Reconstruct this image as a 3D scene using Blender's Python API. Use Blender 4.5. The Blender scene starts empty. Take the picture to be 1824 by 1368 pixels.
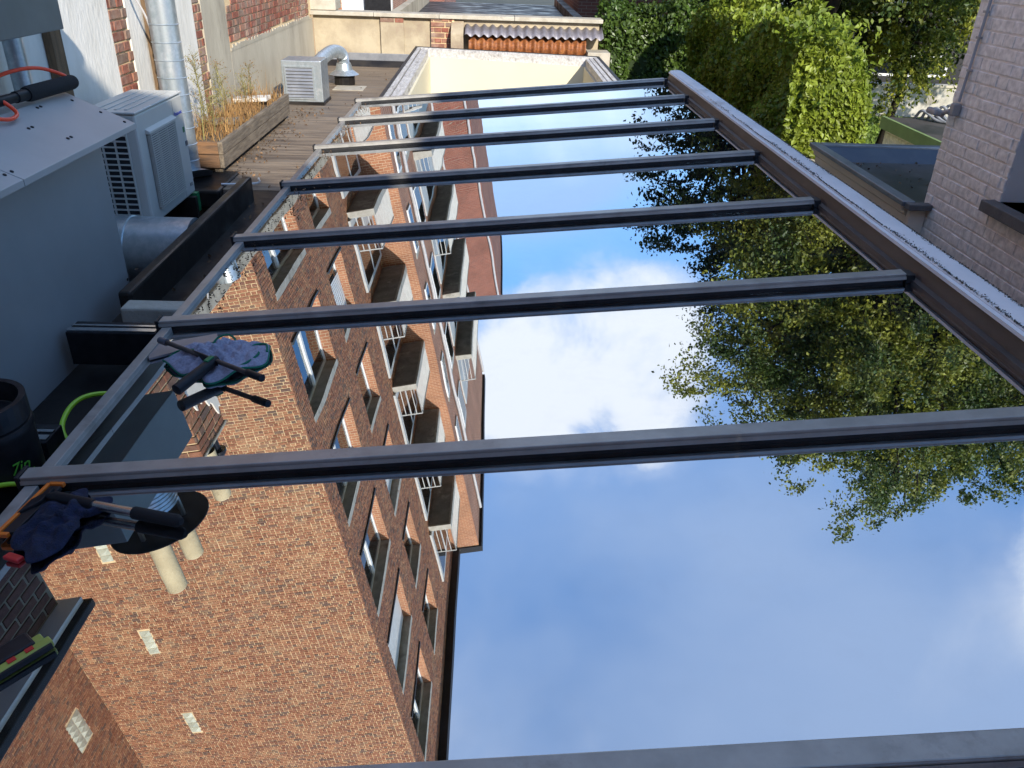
import bpy, bmesh, math, random
import numpy as np
from mathutils import Vector, Matrix
random.seed(7); rng = np.random.default_rng(7)
scene = bpy.context.scene
COL = scene.collection
R = math.radians

# ------------------------------------------------------------------ camera
F_PX, PITCH, ROLL, YAW = 1430.96, 0.50196, -0.03494, 0.03513
fwd = Vector((math.sin(YAW)*math.cos(PITCH), math.cos(YAW)*math.cos(PITCH), -math.sin(PITCH)))
right0 = Vector((math.cos(YAW), -math.sin(YAW), 0)); down0 = fwd.cross(right0)
right = math.cos(ROLL)*right0 + math.sin(ROLL)*down0
down = -math.sin(ROLL)*right0 + math.cos(ROLL)*down0
cam_d = bpy.data.cameras.new('camera'); cam = bpy.data.objects.new('camera', cam_d); COL.objects.link(cam)
cam.matrix_world = Matrix(((right.x, -down.x, -fwd.x, 0), (right.y, -down.y, -fwd.y, 0), (right.z, -down.z, -fwd.z, 0), (0, 0, 0, 1)))
cam_d.sensor_width = 36; cam_d.lens = 36*F_PX/1824; cam_d.clip_start = 0.05; cam_d.clip_end = 2000
scene.camera = cam

# ------------------------------------------------------------------ sky and sun
SUN_EL, SUN_PHI = R(27.0), R(22.0)
world = bpy.data.worlds.new('World'); scene.world = world; world.use_nodes = True
nt = world.node_tree; N = nt.nodes; N.clear()
def wn(t, **k):
    n = N.new(t)
    for a, b in k.items(): setattr(n, a, b)
    return n
LK = nt.links.new
wout = wn('ShaderNodeOutputWorld'); wbg = wn('ShaderNodeBackground'); wbg.inputs[1].default_value = 0.15
sky = wn('ShaderNodeTexSky', sky_type='NISHITA', sun_disc=False, sun_elevation=SUN_EL, sun_rotation=math.pi-SUN_PHI,
         air_density=1.0, dust_density=0.25, ozone_density=2.0)
tc = wn('ShaderNodeTexCoord')
def wmath(op, a, b=None, clamp=False):
    m = wn('ShaderNodeMath', operation=op, use_clamp=clamp)
    for i, v in enumerate((a, b)):
        if v is None: continue
        if isinstance(v, (int, float)): m.inputs[i].default_value = v
        else: LK(v, m.inputs[i])
    return m.outputs[0]
def wnoise(scale, detail, rough, off=(0, 0, 0), dist=0.0, sq=(1, 1, 1)):
    mp = wn('ShaderNodeMapping'); mp.inputs['Location'].default_value = off; mp.inputs['Scale'].default_value = sq
    LK(tc.outputs['Generated'], mp.inputs[0])
    n = wn('ShaderNodeTexNoise'); n.inputs['Scale'].default_value = scale; n.inputs['Detail'].default_value = detail
    n.inputs['Roughness'].default_value = rough; n.inputs['Distortion'].default_value = dist
    LK(mp.outputs[0], n.inputs['Vector']); return n.outputs[0]
def wblob(d, a0, a1):        # 1 near direction d, fading between the two angles in degrees
    d = Vector(d).normalized(); v = wn('ShaderNodeVectorMath', operation='DOT_PRODUCT'); v.inputs[1].default_value = d
    nn = wn('ShaderNodeVectorMath', operation='NORMALIZE'); LK(tc.outputs['Generated'], nn.inputs[0]); LK(nn.outputs[0], v.inputs[0])
    m = wn('ShaderNodeMapRange', interpolation_type='SMOOTHSTEP'); LK(v.outputs['Value'], m.inputs[0])
    m.inputs[1].default_value = math.cos(R(a1)); m.inputs[2].default_value = math.cos(R(a0)); return m.outputs[0]
n1 = wnoise(2.6, 9, 0.56, (3.1, 1.7, 0.4), 0.35)
n2 = wnoise(1.5, 5, 0.5, (7.2, 0.3, 2.2), 0.2, (1, 1, 1.4))
n3 = wnoise(7.0, 8, 0.6, (1.3, 4.4, 0.9), 0.5)
brk = wmath('MULTIPLY', wmath('SUBTRACT', n3, 0.28), 2.3, True)
dens = wmath('SUBTRACT', n1, 0.45)
dens = wmath('ADD', dens, wmath('MULTIPLY', wmath('MULTIPLY', wblob((0.035, 0.875, 0.485), 6, 12), wmath('ADD', wmath('MULTIPLY', brk, 0.45), 0.55)), 0.72))
dens = wmath('ADD', dens, wmath('MULTIPLY', wmath('MULTIPLY', wblob((0.52, 0.56, 0.64), 1, 8), brk), 0.42))
dens = wmath('ADD', dens, wmath('MULTIPLY', wblob((0.02, 0.985, 0.17), 3, 10), 0.22))
dens = wmath('SUBTRACT', dens, wmath('MULTIPLY', wblob((-0.01, 0.94, 0.34), 4, 12), 0.34))
dens = wmath('SUBTRACT', dens, wmath('MULTIPLY', wblob((0.20, 0.77, 0.60), 5, 16), 0.26))
dens = wmath('SUBTRACT', dens, wmath('MULTIPLY', wblob((-0.02, 0.77, 0.635), 3, 9), 0.2))
mr = wn('ShaderNodeMapRange', interpolation_type='SMOOTHSTEP'); LK(dens, mr.inputs[0])
mr.inputs[1].default_value = 0.08; mr.inputs[2].default_value = 0.46; mr.inputs[3].default_value = 0.0; mr.inputs[4].default_value = 0.93
# thin veil of high cloud
vr = wn('ShaderNodeMapRange', interpolation_type='SMOOTHSTEP'); LK(wmath('ADD', wmath('ADD', n2, wmath('MULTIPLY', wblob((0.02, 0.985, 0.12), 5, 13), 0.40)), wmath('MULTIPLY', wblob((0.05, 0.55, 0.83), 8, 36), 0.34)), vr.inputs[0])
vr.inputs[1].default_value = 0.36; vr.inputs[2].default_value = 0.80; vr.inputs[3].default_value = 0.04; vr.inputs[4].default_value = 0.72
cov = wmath('MAXIMUM', mr.outputs[0], vr.outputs[0])
cr = wn('ShaderNodeMixRGB'); cr.inputs[1].default_value = (1.75, 2.2, 3.05, 1); cr.inputs[2].default_value = (3.9, 3.95, 4.05, 1)
LK(mr.outputs[0], cr.inputs[0])
hs = wn('ShaderNodeHueSaturation'); hs.inputs['Saturation'].default_value = 1.32; hs.inputs['Hue'].default_value = 0.503; hs.inputs['Value'].default_value = 0.96
LK(sky.outputs[0], hs.inputs['Color'])
mx = wn('ShaderNodeMixRGB'); LK(cov, mx.inputs[0]); LK(hs.outputs[0], mx.inputs[1]); LK(cr.outputs[0], mx.inputs[2])
LK(mx.outputs[0], wbg.inputs[0]); LK(wbg.outputs[0], wout.inputs[0])

sun_d = bpy.data.lights.new('sun', 'SUN'); sun_d.energy = 2.75; sun_d.angle = R(0.55); sun_d.color = (1.0, 0.93, 0.82)
sun = bpy.data.objects.new('sun', sun_d); COL.objects.link(sun)
sdir = Vector((math.cos(SUN_EL)*math.sin(SUN_PHI), -math.cos(SUN_EL)*math.cos(SUN_PHI), math.sin(SUN_EL)))
sun.rotation_euler = sdir.to_track_quat('Z', 'Y').to_euler(); sun.location = sdir*60
vs = scene.view_settings; vs.view_transform = 'Standard'; vs.look = 'None'; vs.exposure = 1.4; vs.gamma = 1; vs.use_curve_mapping = False
scene.cycles.max_bounces = 8; scene.cycles.transparent_max_bounces = 16

# ------------------------------------------------------------------ materials
def mat(name, c1, c2=None, rough=0.7, metal=0.0, scale=8.0, bump=0.0, bscale=60.0, stretch=(1, 1, 1), c3=None, lo=0.38, hi=0.62,
        island=0.0, objr=0.0, translucent=0.0, rough2=None, detail=5):
    m = bpy.data.materials.new(name); m.use_nodes = True; t = m.node_tree; n = t.nodes; l = t.links.new
    b = n['Principled BSDF']; b.inputs['Roughness'].default_value = rough; b.inputs['Metallic'].default_value = metal
    if c2 is None: c2 = tuple(v*0.82 for v in c1)
    tx = n.new('ShaderNodeTexCoord'); g = n.new('ShaderNodeNewGeometry')
    mp = n.new('ShaderNodeMapping'); mp.inputs['Scale'].default_value = stretch; l(g.outputs['Position'], mp.inputs[0])
    no = n.new('ShaderNodeTexNoise'); no.inputs['Scale'].default_value = scale; no.inputs['Detail'].default_value = detail; no.inputs['Roughness'].default_value = 0.6
    l(mp.outputs[0], no.inputs['Vector'])
    r = n.new('ShaderNodeMapRange'); r.inputs[1].default_value = lo; r.inputs[2].default_value = hi; l(no.outputs[0], r.inputs[0])
    mx = n.new('ShaderNodeMixRGB'); mx.inputs[1].default_value = (*c1, 1); mx.inputs[2].default_value = (*c2, 1); l(r.outputs[0], mx.inputs[0])
    out = mx.outputs[0]
    if c3 is not None:
        no3 = n.new('ShaderNodeTexNoise'); no3.inputs['Scale'].default_value = scale*0.35; no3.inputs['Detail'].default_value = 8; no3.inputs['Roughness'].default_value = 0.7
        l(mp.outputs[0], no3.inputs['Vector'])
        r3 = n.new('ShaderNodeMapRange'); r3.inputs[1].default_value = 0.56; r3.inputs[2].default_value = 0.68; l(no3.outputs[0], r3.inputs[0])
        m3 = n.new('ShaderNodeMixRGB'); m3.inputs[2].default_value = (*c3, 1); l(r3.outputs[0], m3.inputs[0]); l(out, m3.inputs[1]); out = m3.outputs[0]
    if island or objr:
        oi = n.new('ShaderNodeObjectInfo'); ad = n.new('ShaderNodeMath'); ad.operation = 'ADD'
        l(g.outputs['Random Per Island'], ad.inputs[0]); l(oi.outputs['Random'], ad.inputs[1])
        fr = n.new('ShaderNodeMath'); fr.operation = 'FRACT'; l(ad.outputs[0], fr.inputs[0])
        rr = n.new('ShaderNodeMapRange'); rr.inputs[3].default_value = 1-max(island, objr); rr.inputs[4].default_value = 1+max(island, objr); l(fr.outputs[0], rr.inputs[0])
        hv = n.new('ShaderNodeHueSaturation'); l(rr.outputs[0], hv.inputs['Value']); l(out, hv.inputs['Color']); out = hv.outputs[0]
    l(out, b.inputs['Base Color'])
    if rough2 is not None:
        rr2 = n.new('ShaderNodeMapRange'); rr2.inputs[1].default_value = lo; rr2.inputs[2].default_value = hi; rr2.inputs[3].default_value = rough; rr2.inputs[4].default_value = rough2
        l(no.outputs[0], rr2.inputs[0]); l(rr2.outputs[0], b.inputs['Roughness'])
    if bump:
        nb = n.new('ShaderNodeTexNoise'); nb.inputs['Scale'].default_value = bscale; nb.inputs['Detail'].default_value = 6; l(mp.outputs[0], nb.inputs['Vector'])
        bp = n.new('ShaderNodeBump'); bp.inputs['Strength'].default_value = bump; bp.inputs['Distance'].default_value = 0.01; l(nb.outputs[0], bp.inputs['Height']); l(bp.outputs[0], b.inputs['Normal'])
    if translucent:
        tr = n.new('ShaderNodeBsdfTranslucent'); l(out, tr.inputs[0]); ms = n.new('ShaderNodeMixShader'); ms.inputs[0].default_value = translucent
        o = n['Material Output']; l(b.outputs[0], ms.inputs[1]); l(tr.outputs[0], ms.inputs[2]); l(ms.outputs[0], o.inputs[0])
    return m

def brick_mat(name, cols, rough=0.85, pale=(0.50, 0.40, 0.27), pale_amt=0.5):
    """each brick (mesh island or object) takes its own fired-clay hue"""
    m = bpy.data.materials.new(name); m.use_nodes = True; t = m.node_tree; n = t.nodes; l = t.links.new
    b = n['Principled BSDF']; b.inputs['Roughness'].default_value = rough
    g = n.new('ShaderNodeNewGeometry'); oi = n.new('ShaderNodeObjectInfo'); ad = n.new('ShaderNodeMath'); ad.operation = 'ADD'
    l(g.outputs['Random Per Island'], ad.inputs[0]); l(oi.outputs['Random'], ad.inputs[1])
    fr = n.new('ShaderNodeMath'); fr.operation = 'FRACT'; l(ad.outputs[0], fr.inputs[0])
    ra = n.new('ShaderNodeValToRGB'); cr_ = ra.color_ramp; cr_.interpolation = 'LINEAR'
    while len(cr_.elements) < len(cols): cr_.elements.new(0.5)
    for i, (p, c) in enumerate(cols): cr_.elements[i].position = p; cr_.elements[i].color = (*c, 1)
    l(fr.outputs[0], ra.inputs[0])
    no = n.new('ShaderNodeTexNoise'); no.inputs['Scale'].default_value = 26; no.inputs['Detail'].default_value = 6; l(g.outputs['Position'], no.inputs['Vector'])
    r = n.new('ShaderNodeMapRange'); r.inputs[1].default_value = 0.3; r.inputs[2].default_value = 0.75; r.inputs[3].default_value = 0.75; r.inputs[4].default_value = 1.25; l(no.outputs[0], r.inputs[0])
    hv = n.new('ShaderNodeHueSaturation'); l(r.outputs[0], hv.inputs['Value']); l(ra.outputs[0], hv.inputs['Color'])
    no2 = n.new('ShaderNodeTexNoise'); no2.inputs['Scale'].default_value = 1.1; no2.inputs['Detail'].default_value = 9; no2.inputs['Roughness'].default_value = 0.72; l(g.outputs['Position'], no2.inputs['Vector'])
    r2 = n.new('ShaderNodeMapRange'); r2.inputs[1].default_value = 0.50; r2.inputs[2].default_value = 0.72; r2.inputs[4].default_value = pale_amt; l(no2.outputs[0], r2.inputs[0])
    mx = n.new('ShaderNodeMixRGB'); mx.inputs[2].default_value = (*pale, 1); l(r2.outputs[0], mx.inputs[0]); l(hv.outputs[0], mx.inputs[1])
    l(mx.outputs[0], b.inputs['Base Color'])
    bp = n.new('ShaderNodeBump'); bp.inputs['Strength'].default_value = 0.5; bp.inputs['Distance'].default_value = 0.006; l(no.outputs[0], bp.inputs['Height']); l(bp.outputs[0], b.inputs['Normal'])
    return m

def tex_brick_mat(name, c1, c2, mortar, axis='XZ', bw=0.22, bh=0.07):
    m = bpy.data.materials.new(name); m.use_nodes = True; t = m.node_tree; n = t.nodes; l = t.links.new
    b = n['Principled BSDF']; b.inputs['Roughness'].default_value = 0.88
    g = n.new('ShaderNodeNewGeometry'); sp = n.new('ShaderNodeSeparateXYZ'); l(g.outputs['Position'], sp.inputs[0]); cb = n.new('ShaderNodeCombineXYZ')
    l(sp.outputs['X' if axis == 'XZ' else 'Y'], cb.inputs[0]); l(sp.outputs['Z'], cb.inputs[1])
    bt = n.new('ShaderNodeTexBrick'); bt.inputs['Scale'].default_value = 1; bt.inputs['Brick Width'].default_value = bw; bt.inputs['Row Height'].default_value = bh
    bt.inputs['Mortar Size'].default_value = 0.006; bt.inputs['Color1'].default_value = (*c1, 1); bt.inputs['Color2'].default_value = (*c2, 1); bt.inputs['Mortar'].default_value = (*mortar, 1)
    l(cb.outputs[0], bt.inputs['Vector']); no = n.new('ShaderNodeTexNoise'); no.inputs['Scale'].default_value = 0.9; no.inputs['Detail'].default_value = 8; l(g.outputs['Position'], no.inputs['Vector'])
    r = n.new('ShaderNodeMapRange'); r.inputs[1].default_value = 0.3; r.inputs[2].default_value = 0.7; r.inputs[3].default_value = 0.8; r.inputs[4].default_value = 1.2; l(no.outputs[0], r.inputs[0])
    hv = n.new('ShaderNodeHueSaturation'); l(bt.outputs[0], hv.inputs['Color']); l(r.outputs[0], hv.inputs['Value']); l(hv.outputs[0], b.inputs['Base Color'])
    bp = n.new('ShaderNodeBump'); bp.inputs['Strength'].default_value = 0.6; bp.inputs['Distance'].default_value = 0.01; bp.invert = True; l(bt.outputs['Fac'], bp.inputs['Height']); l(bp.outputs[0], b.inputs['Normal'])
    return m

def glass_mat(name, tint, refl, trans, dirt=0.0, rough=0.0):
    """tinted solar glazing: mirror-like coat over a dark see-through body, a film of dust"""
    m = bpy.data.materials.new(name); m.use_nodes = True; t = m.node_tree; n = t.nodes; l = t.links.new; n.remove(n['Principled BSDF'])
    o = n['Material Output']; gl = n.new('ShaderNodeBsdfGlossy'); gl.inputs['Color'].default_value = (*tint, 1); gl.inputs['Roughness'].default_value = rough
    tr = n.new('ShaderNodeBsdfTransparent'); tr.inputs[0].default_value = (*trans, 1); ms = n.new('ShaderNodeMixShader')
    lw = n.new('ShaderNodeLayerWeight'); lw.inputs[0].default_value = 0.35
    mr_ = n.new('ShaderNodeMapRange'); mr_.inputs[3].default_value = refl; mr_.inputs[4].default_value = min(1.0, refl+0.2); l(lw.outputs['Fresnel'], mr_.inputs[0]); l(mr_.outputs[0], ms.inputs[0])
    l(tr.outputs[0], ms.inputs[1]); l(gl.outputs[0], ms.inputs[2]); last = ms.outputs[0]
    g = n.new('ShaderNodeNewGeometry')
    nw = n.new('ShaderNodeTexNoise'); nw.inputs['Scale'].default_value = 1.7; nw.inputs['Detail'].default_value = 1; l(g.outputs['Position'], nw.inputs['Vector'])
    bp = n.new('ShaderNodeBump'); bp.inputs['Strength'].default_value = 0.05; bp.inputs['Distance'].default_value = 0.02; l(nw.outputs[0], bp.inputs['Height']); l(bp.outputs[0], gl.inputs['Normal'])
    if dirt:
        df = n.new('ShaderNodeBsdfDiffuse'); df.inputs[0].default_value = (0.42, 0.40, 0.36, 1)
        a = n.new('ShaderNodeTexNoise'); a.inputs['Scale'].default_value = 7; a.inputs['Detail'].default_value = 10; a.inputs['Roughness'].default_value = 0.75; l(g.outputs['Position'], a.inputs['Vector'])
        r = n.new('ShaderNodeMapRange'); r.inputs[1].default_value = 0.5; r.inputs[2].default_value = 0.85; r.inputs[3].default_value = 0.004; r.inputs[4].default_value = dirt; l(a.outputs[0], r.inputs[0])
        m2 = n.new('ShaderNodeMixShader'); l(r.outputs[0], m2.inputs[0]); l(last, m2.inputs[1]); l(df.outputs[0], m2.inputs[2]); last = m2.outputs[0]
    l(last, o.inputs[0]); return m

BRICK_COLS = [(0.0, (0.205, 0.080, 0.042)), (0.28, (0.28, 0.115, 0.058)), (0.5, (0.345, 0.156, 0.078)), (0.72, (0.24, 0.104, 0.060)), (0.9, (0.12, 0.074, 0.055)), (1.0, (0.41, 0.21, 0.105))]
M = dict(
 brick=brick_mat('sunny_brick', BRICK_COLS, pale=(0.50, 0.33, 0.18), pale_amt=0.35),
 brick_old=brick_mat('old_brick', [(0, (0.19, 0.06, 0.035)), (0.35, (0.27, 0.085, 0.05)), (0.7, (0.19, 0.12, 0.085)), (1, (0.34, 0.15, 0.09))], pale=(0.5, 0.45, 0.36), pale_amt=0.65),
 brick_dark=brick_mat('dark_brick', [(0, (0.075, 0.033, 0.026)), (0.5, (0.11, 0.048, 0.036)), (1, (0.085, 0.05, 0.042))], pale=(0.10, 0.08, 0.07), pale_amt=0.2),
 brick_white=brick_mat('painted_brick', [(0, (0.88, 0.80, 0.72)), (0.5, (0.91, 0.83, 0.75)), (1, (0.89, 0.81, 0.73))], rough=0.6, pale=(0.84, 0.76, 0.68), pale_amt=0.4),
 mortar=mat('pale_mortar', (0.72, 0.54, 0.31), (0.60, 0.44, 0.25), rough=0.95, scale=4),
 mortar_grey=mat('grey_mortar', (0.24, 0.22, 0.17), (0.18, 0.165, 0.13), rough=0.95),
 mortar_white=mat('painted_mortar', (0.85, 0.77, 0.69), (0.87, 0.79, 0.71), rough=0.7, scale=9),
 far_brick=tex_brick_mat('far_brick', (0.25, 0.082, 0.055), (0.185, 0.062, 0.045), (0.34, 0.25, 0.19)),
 bay_brick=tex_brick_mat('bay_brick', (0.33, 0.13, 0.072), (0.25, 0.09, 0.055), (0.48, 0.37, 0.26), axis='YZ'),
 bay_brick_x=tex_brick_mat('bay_brick_side', (0.40, 0.17, 0.085), (0.30, 0.115, 0.06), (0.55, 0.42, 0.27), axis='XZ'),  # sun on this side put into the colour, paler than the bay front
 house_brick=tex_brick_mat('garden_house_brick', (0.15, 0.05, 0.035), (0.11, 0.04, 0.03), (0.2, 0.16, 0.13)),
 glass=glass_mat('solar_glass', (0.90, 0.935, 0.97), 0.66, (0.26, 0.29, 0.29), 0.07),
 winglass=glass_mat('window_glass', (0.75, 0.80, 0.84), 0.34, (0.16, 0.17, 0.17)),
 alu=mat('grey_aluminium', (0.35, 0.335, 0.305), (0.275, 0.265, 0.24), rough=0.38, metal=0.3, scale=9, c3=(0.19, 0.18, 0.16), bump=0.05),
 gasket=mat('black_gasket', (0.018, 0.018, 0.020), (0.028, 0.027, 0.027), rough=0.5, scale=20),
 brown_metal=mat('brown_metal', (0.075, 0.062, 0.055), (0.045, 0.036, 0.032), rough=0.55, metal=0.2, scale=3, stretch=(6, 1, 3), c3=(0.10, 0.085, 0.07)),
 white_coat=mat('stained_coping', (0.74, 0.74, 0.73), (0.66, 0.66, 0.65), rough=0.5, scale=3, c3=(0.42, 0.40, 0.36), bump=0.05),
 moss=mat('moss_dirt', (0.075, 0.068, 0.05), (0.12, 0.11, 0.085), rough=0.95, scale=30, bump=0.4),
 felt=mat('roofing_felt', (0.27, 0.205, 0.14), (0.085, 0.062, 0.044), rough=0.75, scale=3.2, stretch=(0.55, 7.0, 1), c3=(0.17, 0.145, 0.115), lo=0.34, hi=0.66, bump=0.25, bscale=40, rough2=0.5, detail=9),
 felt_dark=mat('wet_shaded_felt', (0.010, 0.009, 0.009), (0.024, 0.020, 0.017), rough=0.30, scale=2.4, c3=(0.034, 0.029, 0.024), bump=0.15, bscale=18, rough2=0.62, detail=8),  # wet felt, with the near-left shade also put into its black colour
 felt_slate=mat('slate_felt', (0.055, 0.065, 0.085), (0.075, 0.085, 0.10), rough=0.6, scale=6),
 felt_roof=mat('mossy_felt', (0.038, 0.040, 0.036), (0.080, 0.073, 0.068), rough=0.45, scale=1.6, c3=(0.035, 0.055, 0.022), bump=0.15, lo=0.42, hi=0.56),
 render=mat('cement_render', (0.47, 0.42, 0.32), (0.37, 0.325, 0.245), rough=0.92, scale=2.2, c3=(0.25, 0.215, 0.16), bump=0.5, bscale=22, stretch=(1, 1, 0.45), detail=9),
 render_old=mat('old_render', (0.43, 0.36, 0.245), (0.32, 0.26, 0.175), rough=0.92, scale=3, c3=(0.27, 0.20, 0.14), bump=0.5, bscale=20, detail=9),
 white_paint=mat('flaking_white', (0.74, 0.70, 0.62), (0.64, 0.60, 0.52), rough=0.8, scale=5, c3=(0.46, 0.42, 0.35), bump=0.5, bscale=35, stretch=(1, 1, 0.4), detail=9),
 coping_stone=mat('coping_stone', (0.46, 0.42, 0.34), (0.36, 0.32, 0.25), rough=0.9, scale=6, bump=0.4, c3=(0.24, 0.22, 0.18)),
 cream=mat('cream_paint', (0.66, 0.60, 0.43), (0.635, 0.575, 0.41), rough=0.75, scale=1.5),
 white_frame=mat('weathered_white_frame', (0.58, 0.56, 0.53), (0.40, 0.38, 0.35), rough=0.6, scale=9, stretch=(4, .6, 4), c3=(0.22, 0.20, 0.18)),
 grey_sheet=mat('grey_coated_sheet', (0.345, 0.355, 0.35), (0.315, 0.325, 0.32), rough=0.42, metal=0.15, scale=2.5, bump=0.02, bscale=300),
 lid=mat('pale_grey_sheet', (0.42, 0.405, 0.38), (0.385, 0.37, 0.345), rough=0.4, metal=0.1, scale=3),
 green_sheet=mat('grey_green_sheet', (0.16, 0.185, 0.185), (0.14, 0.16, 0.16), rough=0.45, metal=0.3, scale=4),
 galv=mat('galvanised_steel', (0.50, 0.54, 0.56), (0.37, 0.42, 0.44), rough=0.34, metal=0.7, scale=22, rough2=0.42, c3=(0.62, 0.64, 0.65)),
 zinc=mat('zinc', (0.30, 0.31, 0.33), (0.22, 0.23, 0.25), rough=0.45, metal=0.6, scale=6),
 ac=mat('ivory_plastic', (0.50, 0.485, 0.44), (0.48, 0.465, 0.42), rough=0.45, scale=3),
 ac_dark=mat('dark_coil', (0.014, 0.014, 0.019), rough=0.6),
 black=mat('black_plastic', (0.011, 0.011, 0.013), (0.02, 0.02, 0.022), rough=0.42, scale=20),
 foam=mat('black_foam', (0.008, 0.008, 0.009), rough=0.9, bump=0.3, bscale=300),
 steel=mat('bright_steel', (0.62, 0.62, 0.63), (0.5, 0.5, 0.51), rough=0.25, metal=1.0, scale=30),
 orange=mat('orange_hose', (0.95, 0.085, 0.025), (0.9, 0.07, 0.02), rough=0.4),
 orange2=mat('orange_plastic', (0.72, 0.17, 0.015), (0.62, 0.14, 0.012), rough=0.45),
 lime=mat('lime_hose', (0.36, 0.62, 0.03), (0.32, 0.56, 0.025), rough=0.4),
 limetext=mat('green_print', (0.12, 0.42, 0.04), rough=0.5),
 bluetext=mat('blue_print', (0.012, 0.05, 0.42), rough=0.5),
 greytext=mat('grey_print', (0.09, 0.10, 0.12), rough=0.5),
 yellow=mat('yellow_green_plastic', (0.34, 0.38, 0.07), rough=0.45),
 red=mat('red_plastic', (0.55, 0.02, 0.02), rough=0.45),
 cloth=mat('grey_microfibre', (0.40, 0.40, 0.50), (0.28, 0.28, 0.36), rough=0.98, scale=120, bump=0.8, bscale=380),
 cloth_edge=mat('green_trim', (0.006, 0.15, 0.085), rough=0.9, bump=0.4, bscale=300),
 navy=mat('navy_cloth', (0.010, 0.016, 0.050), (0.006, 0.009, 0.025), rough=0.95, scale=60, bump=0.6, bscale=240),
 wood=mat('weathered_plank', (0.25, 0.20, 0.14), (0.13, 0.10, 0.07), rough=0.85, scale=7, stretch=(6, .7, 6), c3=(0.36, 0.29, 0.20), bump=0.5, bscale=30, objr=0.15),
 wood_orange=mat('rusty_plank', (0.21, 0.11, 0.05), (0.12, 0.07, 0.04), rough=0.85, scale=7, stretch=(.8, 6, 6), bump=0.5, bscale=30),
 post=mat('dark_timber', (0.16, 0.095, 0.045), (0.10, 0.06, 0.028), rough=0.8, scale=10, stretch=(5, 5, .6), bump=0.3),
 soil=mat('dry_soil', (0.085, 0.06, 0.035), (0.15, 0.105, 0.06), rough=1.0, scale=30, bump=0.8),
 straw=mat('dry_straw', (0.34, 0.20, 0.07), (0.17, 0.085, 0.03), rough=0.9, scale=12, island=0.35, translucent=0.2),
 weed=mat('dry_green_stem', (0.30, 0.27, 0.10), (0.22, 0.19, 0.06), rough=0.9, scale=12, island=0.3, translucent=0.2),
 deadleaf=mat('dead_leaf', (0.17, 0.10, 0.05), (0.09, 0.055, 0.03), rough=0.9, scale=40, island=0.5),
 corr_grey=mat('grey_corrugated', (0.16, 0.15, 0.165), (0.22, 0.205, 0.225), rough=0.5, metal=0.3, scale=9, c3=(0.16, 0.14, 0.14)),
 corr_orange=mat('rusty_corrugated', (0.30, 0.10, 0.025), (0.15, 0.05, 0.018), rough=0.6, metal=0.1, scale=26, stretch=(1, 1, 1.5), c3=(0.38, 0.16, 0.05), detail=9),
 concrete=mat('pale_concrete', (0.42, 0.40, 0.35), (0.34, 0.32, 0.275), rough=0.9, scale=5, c3=(0.22, 0.20, 0.165), bump=0.3),
 soffit=mat('peeling_soffit', (0.20, 0.185, 0.16), (0.13, 0.12, 0.105), rough=0.9, scale=2.6, c3=(0.40, 0.38, 0.34)),
 pot=mat('weathered_pot', (0.56, 0.47, 0.29), (0.43, 0.35, 0.21), rough=0.9, scale=4, c3=(0.24, 0.18, 0.10), bump=0.4),
 rail=mat('dull_white_paint', (0.50, 0.50, 0.48), (0.42, 0.42, 0.40), rough=0.6, scale=4),
 white=mat('white_paint', (0.76, 0.76, 0.74), (0.70, 0.70, 0.68), rough=0.5, scale=4),
 fascia=mat('dark_fascia', (0.022, 0.021, 0.021), rough=0.5),
 sill=mat('bluestone', (0.030, 0.030, 0.031), (0.05, 0.05, 0.05), rough=0.6, scale=10),
 sill_grey=mat('grey_sill', (0.11, 0.105, 0.10), (0.14, 0.135, 0.13), rough=0.7, scale=14, bump=0.3),
 window_backing=mat('room_dark', (0.05, 0.055, 0.06), (0.12, 0.12, 0.12), rough=0.9, scale=1.2),
 glassblock=mat('glass_block', (0.55, 0.56, 0.45), (0.42, 0.43, 0.34), rough=0.25, scale=7, island=0.2),
 leaf=mat('tree_leaf', (0.052, 0.090, 0.018), (0.27, 0.28, 0.034), rough=0.5, lo=0.44, hi=0.62, scale=1.3, island=0.45, translucent=0.35),  # sunlit clumps put into the colour as yellow patches on dark green
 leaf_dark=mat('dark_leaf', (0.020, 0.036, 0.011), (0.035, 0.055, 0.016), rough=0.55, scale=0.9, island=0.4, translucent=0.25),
 leaf_bright=mat('hedge_leaf', (0.15, 0.22, 0.022), (0.25, 0.30, 0.032), rough=0.45, scale=1.3, island=0.4, translucent=0.4),
 leaf_ivy=mat('ivy_leaf', (0.055, 0.105, 0.018), (0.085, 0.135, 0.022), rough=0.42, scale=1.3, island=0.4, translucent=0.3),
 bark=mat('bark', (0.020, 0.016, 0.012), (0.012, 0.010, 0.008), rough=0.95, scale=9, stretch=(1, 1, .25), bump=0.8, bscale=14),
 grass=mat('grass', (0.17, 0.25, 0.035), (0.12, 0.18, 0.025), rough=0.9, scale=0.8, island=0.3, translucent=0.2),
 lawn=mat('lawn', (0.12, 0.19, 0.03), (0.16, 0.20, 0.045), rough=0.95, scale=2, bump=0.6),
 ground=mat('garden_earth', (0.075, 0.07, 0.045), (0.05, 0.05, 0.035), rough=0.95, scale=0.6),
 green_fascia=mat('green_fascia', (0.24, 0.33, 0.13), (0.20, 0.28, 0.11), rough=0.5, scale=5),
 cable=mat('grey_cable', (0.26, 0.27, 0.29), (0.20, 0.21, 0.225), rough=0.5),
 pale_cable=mat('painted_cable', (0.46, 0.45, 0.45), rough=0.5),
 cornice=mat('cream_cornice', (0.80, 0.67, 0.53), (0.70, 0.585, 0.46), rough=0.65, scale=4, stretch=(1, .4, 2), c3=(0.58, 0.49, 0.39)),
 cream_frame=mat('cream_joinery', (0.60, 0.52, 0.40), rough=0.5),
 lamp=mat('grey_lamp', (0.42, 0.39, 0.36), rough=0.5),
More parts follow.
